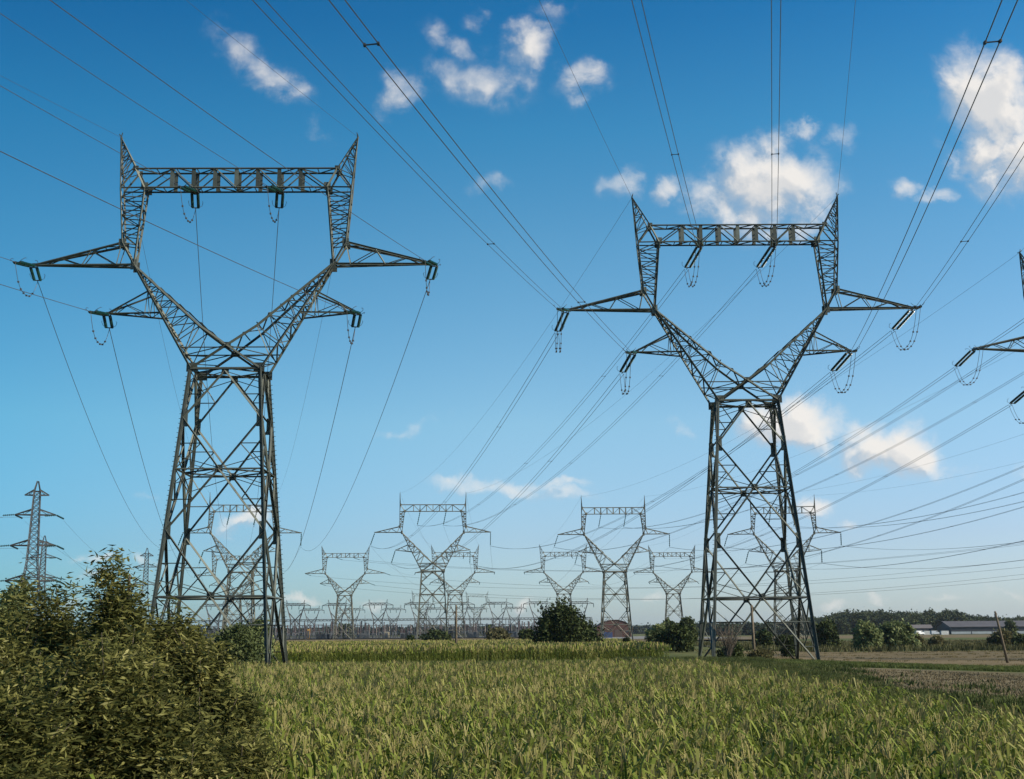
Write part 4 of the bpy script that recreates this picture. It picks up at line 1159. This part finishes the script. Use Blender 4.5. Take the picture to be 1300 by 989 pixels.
# long barn on the right
root = empty('long_barn', tuple(at(1208, 808, 800).xy)+(-.95,)); root.rotation_euler = (0, 0, R(-4))
Lb, Wb, he, hr = 95., 34., 4.7, 7.9
def gable(m, x):
    m.add([(x, 0, 0), (x, Wb, 0), (x, Wb, he), (x, Wb/2, hr), (x, 0, he), (x+.3, 0, 0), (x+.3, Wb, 0), (x+.3, Wb, he), (x+.3, Wb/2, hr), (x+.3, 0, he)], [(0, 1, 2, 3, 4), (9, 8, 7, 6, 5)]+[(i, i+5, (i+1) % 5+5, (i+1) % 5) for i in range(5)])
DW = plain_mat('dark_metal_cladding', (.02, .024, .034), .6, .2, .2, .3)
m = MB(); gable(m, 0); gable(m, Lb-.3); m.box((Lb/2, .15, he/2), (Lb-.7, .3, he)); m.box((Lb/2, Wb-.15, he/2), (Lb-.7, .3, he)); m.build('wall', DW, root)
m = MB()
for s_ in (0, 1):
    y0, y1 = (-.8, Wb/2) if s_ == 0 else (Wb+.8, Wb/2)
    a = (he-.25, hr+.05)
    m.add([(-1, y0, a[0]), (Lb+1, y0, a[0]), (Lb+1, y1, a[1]), (-1, y1, a[1]), (-1, y0, a[0]+.2), (Lb+1, y0, a[0]+.2), (Lb+1, y1, a[1]+.2), (-1, y1, a[1]+.2)], [(0, 1, 2, 3), (7, 6, 5, 4), (0, 4, 5, 1), (1, 5, 6, 2), (2, 6, 7, 3), (3, 7, 4, 0)])
m.build('roof', plain_mat('grey_fibre_cement_roof', (.07, .066, .072), .8, 0, .15, .2), root)
for i in range(7):
    m = MB(); m.box((6+i*12.5, -.12, .95), (11.9, .2, 1.5)); m.build('white_panel', plain_mat('white_panel', (.28, .31, .33), .6, 0, .1, .5) if i == 0 else bpy.data.materials['white_panel'], root)
tag(root, 'long low dark barn with a grey roof in front of the right wood', 'barn')
# small buildings and a van left of the barn
o = None; q = at(1140+25, 808, 790)
def van(px, label, c):
    q = at(px, 808, 780); root = empty('parked_van', (q.x, 780, -.95)); root.rotation_euler = (0, 0, R(12))
    m = MB()
    pr = [(-2.6, .45), (2.5, .45), (2.6, 1.2), (1.9, 1.55), (1.3, 2.35), (-2.6, 2.45)]
    n = len(pr); m.add([(x, -1, z) for x, z in pr]+[(x, 1, z) for x, z in pr], [tuple(range(n)), tuple(range(2*n-1, n-1, -1))]+[(i, i+n, (i+1) % n+n, (i+1) % n) for i in range(n)])
    m.build('body', plain_mat('van_paint_'+c[0], c[1], .3, 0, .05, 1, .5), root)
    m = MB(); m.add([(1.93, -.9, 1.6), (1.93, .9, 1.6), (1.38, .9, 2.28), (1.38, -.9, 2.28)], [(0, 1, 2, 3)]); m.box((1.0, -1.01, 1.85), (.9, .03, .6)); m.build('window', DARKEQ, root)
    for x in (-1.7, 1.7):
        for y_ in (-.95, .95): m = MB(); m.tube([(x, y_-.12, .38), (x, y_+.12, .38)], .38, 10); m.build('wheel', DARKEQ, root)
    tag(root, label, 'van', 'vehicles beside the long barn')
van(1168, 'white van parked left of the long dark barn', ('white', (.75, .76, .78)))
van(1187, 'dull grey van parked closest to the long dark barn gable', ('grey', (.3, .33, .38)))
for i, (px, w, lab) in enumerate(((1178, 5, 'pale low container between the two vans'), (1198, 4.5, 'pale low container against the gable of the long barn'))):
    q = at(px, 808, 790 if i == 0 else 785); m = MB(); m.box((0, 0, 1.1), (w, 2.4, 2.2)); m.box((0, 0, 2.27), (w+.15, 2.5, .12)); m.box((w*.2, -1.22, .95), (.9, .04, 1.8))
    o = m.build('storage_container', plain_mat('pale_container_paint' , (.42, .43, .43))); o.location = (q.x, 790 if i == 0 else 783, -.95); tag(o, lab, 'container', 'pale containers')
root = empty('shed', tuple(at(1160, 808, 830).xy)+(-.95,)); m = MB(); m.box((0, 0, 2), (22, 9, 4)); m.build('wall', DW, root)
m = MB(); m.add([(-11.5, -5, 3.9), (11.5, -5, 3.9), (11.5, 0, 6.2), (-11.5, 0, 6.2), (11.5, 5, 3.9), (-11.5, 5, 3.9)], [(0, 1, 2, 3), (3, 2, 4, 5), (0, 3, 5), (1, 4, 2), (0, 5, 4, 1)]); m.build('roof', plain_mat('dark_shed_roof', (.11, .10, .10)), root)
tag(root, 'low dark shed behind the vans, right of the willow clump', 'shed')

# ------------------------------------------------------------------ light and sky
SUN_EL, SUN_AZ = 31, 112     # azimuth clockwise from +Y (view direction) towards +X
sd = bpy.data.lights.new('sun', 'SUN'); so = bpy.data.objects.new('sun', sd); col.objects.link(so)
sd.energy = 4.8; sd.angle = R(.5); sd.color = (1, .88, .70)
sv = Vector((math.sin(R(SUN_AZ))*math.cos(R(SUN_EL)), math.cos(R(SUN_AZ))*math.cos(R(SUN_EL)), math.sin(R(SUN_EL))))
so.rotation_euler = sv.to_track_quat('Z', 'Y').to_euler(); so.location = (60, -20, 60)
w = bpy.data.worlds.new('World'); sc.world = w; w.use_nodes = True; nt = w.node_tree; nt.nodes.clear()
out = nt.nodes.new('ShaderNodeOutputWorld')
sky = N(nt, 'ShaderNodeTexSky', sky_type='NISHITA'); sky.sun_disc = False; sky.sun_elevation = R(SUN_EL); sky.sun_rotation = R(SUN_AZ)
sky.altitude = 100; sky.air_density = 1.0; sky.dust_density = .6; sky.ozone_density = 2.2
bg = N(nt, 'ShaderNodeBackground', ins={'Strength': .098}); 
hs = N(nt, 'ShaderNodeHueSaturation', ins={'Saturation': 1.0, 'Value': 1.0}); nt.links.new(sky.outputs[0], hs.inputs['Color'])
# cloud density as a function of direction (gnomonic: x/y, z/y)
clouds = [(1262, 140, 60, 66, 0, 1.3), (1292, 205, 56, 44, 0, 1.2), (1228, 100, 28, 24, 0, .8), (1290, 110, 40, 40, 0, 1.2), (1240, 190, 34, 30, 0, 1.0), (990, 226, 78, 44, -8, 1.25), (925, 258, 50, 28, -20, .8), (1035, 240, 42, 38, 0, .9), (1078, 172, 22, 18, 0, .5),
    (1022, 170, 20, 10, 0, .5), (1150, 236, 18, 16, 0, .62), (1190, 243, 24, 12, 0, .65), (668, 66, 40, 26, 10, .9), (600, 95, 62, 34, -20, .56), (515, 118, 32, 22, 30, .58), (565, 50, 30, 18, -40, .45), (745, 116, 42, 22, 0, .72), (608, 15, 22, 12, 0, .4),
    (712, 28, 22, 14, 0, .36), (790, 226, 26, 22, 30, .62), (618, 240, 26, 14, 0, .45), (300, 65, 40, 24, -50, .42), (345, 108, 42, 20, -35, .55), (402, 162, 16, 16, 0, .35), (850, 238, 20, 12, 0, .5),
    (1005, 545, 62, 28, -8, 1.25), (1140, 578, 70, 32, 0, 1.3), (1165, 560, 40, 26, 0, .6), (640, 620, 100, 14, -4, .62), (690, 612, 60, 9, 6, .55), (512, 545, 44, 9, 20, .4), (298, 668, 34, 13, 0, .8), (870, 535, 24, 9, -10, .4), (190, 615, 30, 9, 10, .35),
    (1300, 592, 24, 20, 0, .5), (1035, 655, 26, 13, 0, .8), (1080, 672, 20, 8, 0, .6), (135, 706, 28, 9, 0, .6), (188, 714, 16, 10, 0, .65), (128, 735, 26, 8, 0, .5), (655, 765, 16, 9, 0, .7), (480, 766, 24, 8, 0, .6), (1055, 758, 22, 9, 0, .65), (1120, 748, 18, 7, 0, .5), (1270, 760, 30, 9, 0, .5), (390, 766, 22, 7, 0, .6), (830, 752, 30, 7, 0, .4), (60, 770, 40, 9, 0, .5), (1190, 768, 40, 7, 0, .5)]
g = bpy.data.node_groups.new('cloud_density', 'ShaderNodeTree')
g.interface.new_socket('Vector', in_out='INPUT', socket_type='NodeSocketVector'); g.interface.new_socket('Density', in_out='OUTPUT', socket_type='NodeSocketFloat')
gi = g.nodes.new('NodeGroupInput'); go = g.nodes.new('NodeGroupOutput')
n1 = N(g, 'ShaderNodeTexNoise', ins={'Scale': 12., 'Detail': 6., 'Roughness': .58}); g.links.new(gi.outputs[0], n1.inputs['Vector'])
sb = N(g, 'ShaderNodeVectorMath', operation='SUBTRACT'); sb.inputs[1].default_value = (.5, .5, .5); g.links.new(n1.outputs['Color'], sb.inputs[0])
scl = N(g, 'ShaderNodeVectorMath', operation='SCALE'); scl.inputs['Scale'].default_value = .085; g.links.new(sb.outputs[0], scl.inputs[0])
wv = N(g, 'ShaderNodeVectorMath', operation='ADD'); g.links.new(gi.outputs[0], wv.inputs[0]); g.links.new(scl.outputs[0], wv.inputs[1])
prev = None
for (px, py, rx, ry, rot, dens) in clouds:
    d = ray(px, py); cx, cz = d.x/d.y, d.z/d.y
    dx_ = ray(px+rx, py); dz_ = ray(px, py-ry)
    sx, sz = abs(dx_.x/dx_.y-cx)*1.5, abs(dz_.z/dz_.y-cz)*1.5
    mp = N(g, 'ShaderNodeMapping', vector_type='TEXTURE'); mp.inputs['Location'].default_value = (cx, cz, 0); mp.inputs['Rotation'].default_value = (0, 0, R(rot)); mp.inputs['Scale'].default_value = (sx, sz, 1)
    g.links.new(wv.outputs[0], mp.inputs[0])
    ln = N(g, 'ShaderNodeVectorMath', operation='LENGTH'); g.links.new(mp.outputs[0], ln.inputs[0])
    mr = N(g, 'ShaderNodeMapRange', interpolation_type='SMOOTHSTEP', ins={'From Min': 1.15, 'From Max': .0, 'To Min': 0., 'To Max': dens}); g.links.new(ln.outputs['Value'], mr.inputs['Value'])
    if prev is None: prev = mr.outputs[0]
    else:
        mx = N(g, 'ShaderNodeMath', operation='MAXIMUM'); g.links.new(prev, mx.inputs[0]); g.links.new(mr.outputs[0], mx.inputs[1]); prev = mx.outputs[0]
n2 = N(g, 'ShaderNodeTexNoise', ins={'Scale': 30., 'Detail': 7., 'Roughness': .54, 'Distortion': .3}); g.links.new(gi.outputs[0], n2.inputs['Vector'])
fb = N(g, 'ShaderNodeMath', operation='MULTIPLY_ADD', ins={1: 1.9, 2: -.98}); g.links.new(n2.outputs['Fac'], fb.inputs[0])
pw = N(g, 'ShaderNodeMath', operation='MULTIPLY', ins={1: 1.25}); g.links.new(prev, pw.inputs[0])
gate = N(g, 'ShaderNodeMapRange', ins={'From Min': 0., 'From Max': .25, 'To Min': 0., 'To Max': 1.}); g.links.new(prev, gate.inputs['Value'])
fg = N(g, 'ShaderNodeMath', operation='MULTIPLY'); g.links.new(fb.outputs[0], fg.inputs[0]); g.links.new(gate.outputs[0], fg.inputs[1])
ad = N(g, 'ShaderNodeMath', operation='ADD'); g.links.new(pw.outputs[0], ad.inputs[0]); g.links.new(fg.outputs[0], ad.inputs[1])
fin = N(g, 'ShaderNodeMapRange', interpolation_type='SMOOTHSTEP', ins={'From Min': .05, 'From Max': 1.35, 'To Min': 0., 'To Max': 1.}); g.links.new(ad.outputs[0], fin.inputs['Value'])
g.links.new(fin.outputs[0], go.inputs[0])
tc = N(nt, 'ShaderNodeTexCoord'); sx_ = N(nt, 'ShaderNodeSeparateXYZ'); nt.links.new(tc.outputs['Generated'], sx_.inputs[0])
ym = N(nt, 'ShaderNodeMath', operation='MAXIMUM', ins={1: .05}); nt.links.new(sx_.outputs['Y'], ym.inputs[0])
dx = N(nt, 'ShaderNodeMath', operation='DIVIDE'); nt.links.new(sx_.outputs['X'], dx.inputs[0]); nt.links.new(ym.outputs[0], dx.inputs[1])
dz = N(nt, 'ShaderNodeMath', operation='DIVIDE'); nt.links.new(sx_.outputs['Z'], dz.inputs[0]); nt.links.new(ym.outputs[0], dz.inputs[1])
cb = N(nt, 'ShaderNodeCombineXYZ'); nt.links.new(dx.outputs[0], cb.inputs[0]); nt.links.new(dz.outputs[0], cb.inputs[1])
ga = N(nt, 'ShaderNodeGroup', node_tree=g); nt.links.new(cb.outputs[0], ga.inputs[0])
of = N(nt, 'ShaderNodeVectorMath', operation='ADD'); of.inputs[1].default_value = (.008, .010, 0); nt.links.new(cb.outputs[0], of.inputs[0])
gb = N(nt, 'ShaderNodeGroup', node_tree=g); nt.links.new(of.outputs[0], gb.inputs[0])
df = N(nt, 'ShaderNodeMath', operation='SUBTRACT'); nt.links.new(ga.outputs[0], df.inputs[0]); nt.links.new(gb.outputs[0], df.inputs[1])
lt = N(nt, 'ShaderNodeMath', operation='MULTIPLY_ADD', ins={1: 1.6, 2: .62}); nt.links.new(df.outputs[0], lt.inputs[0])
cr = ramp(nt, lt.outputs[0], [(.25, (.55, .60, .66)), (.6, (.78, .77, .76)), (.95, (.98, .93, .87))])  # sunlit and shaded cloud sides painted into the colour, from the offset density
bc = N(nt, 'ShaderNodeBackground', ins={'Strength': .62}); nt.links.new(cr, bc.inputs[0])
cov = N(nt, 'ShaderNodeMath', operation='MULTIPLY', ins={1: .93}); nt.links.new(ga.outputs[0], cov.inputs[0])
# air tint by height above the horizon (deep polarised blue overhead, pale at the horizon)
el = ramp(nt, sx_.outputs['Z'], [(0., (.62, .74, .98)), (.07, (.66, .74, .93)), (.16, (.74, .92, .96)), (.30, (.47, .88, .96)), (.38, (.25, .80, .95)), (.46, (.105, .62, .88)), (.7, (.05, .40, .7))])
xr = N(nt, 'ShaderNodeMapRange', ins={'From Min': -.4, 'From Max': .4, 'To Min': 0., 'To Max': 1.0}); nt.links.new(sx_.outputs['X'], xr.inputs['Value'])
xc = ramp(nt, xr.outputs[0], [(0., (.32, .585, .64)), (.5, (.80, .85, .84)), (1., (1., .97, .97))])
t0 = N(nt, 'ShaderNodeMix', data_type='RGBA', blend_type='MULTIPLY'); t0.inputs[0].default_value = 1
nt.links.new(el, t0.inputs[6]); nt.links.new(xc, t0.inputs[7]); el = t0.outputs[2]; bg.inputs['Strength'].default_value = .12
tm = N(nt, 'ShaderNodeMix', data_type='RGBA', blend_type='MULTIPLY'); tm.inputs[0].default_value = 1
nt.links.new(hs.outputs[0], tm.inputs[6]); nt.links.new(el, tm.inputs[7]); nt.links.new(tm.outputs[2], bg.inputs[0])
mx = N(nt, 'ShaderNodeMixShader'); nt.links.new(cov.outputs[0], mx.inputs[0]); nt.links.new(bg.outputs[0], mx.inputs[1]); nt.links.new(bc.outputs[0], mx.inputs[2])
nt.links.new(mx.outputs[0], out.inputs[0])

# ------------------------------------------------------------------ haze
HAZE = 0.00005
if HAZE:
    m = MB(); m.box((0, 6000, 50), (19000, 13400, 110))
    hmat, hnt, hout = mat_new('haze')
    pv = N(hnt, 'ShaderNodeVolumePrincipled', ins={'Density': HAZE, 'Color': (.80, .88, .96, 1), 'Anisotropy': .3})
    hnt.links.new(pv.outputs[0], hout.inputs['Volume'])
    o = m.build('haze', hmat); tag(o, 'thin bluish haze over the plain', 'haze', None, 'stuff')

sc.view_settings.view_transform = 'Standard'; sc.view_settings.look = 'None'; sc.view_settings.exposure = .62; sc.view_settings.gamma = 1
sc.cycles.max_bounces = 4; sc.cycles.diffuse_bounces = 2; sc.cycles.glossy_bounces = 2; sc.cycles.transparent_max_bounces = 6; sc.cycles.volume_bounces = 0
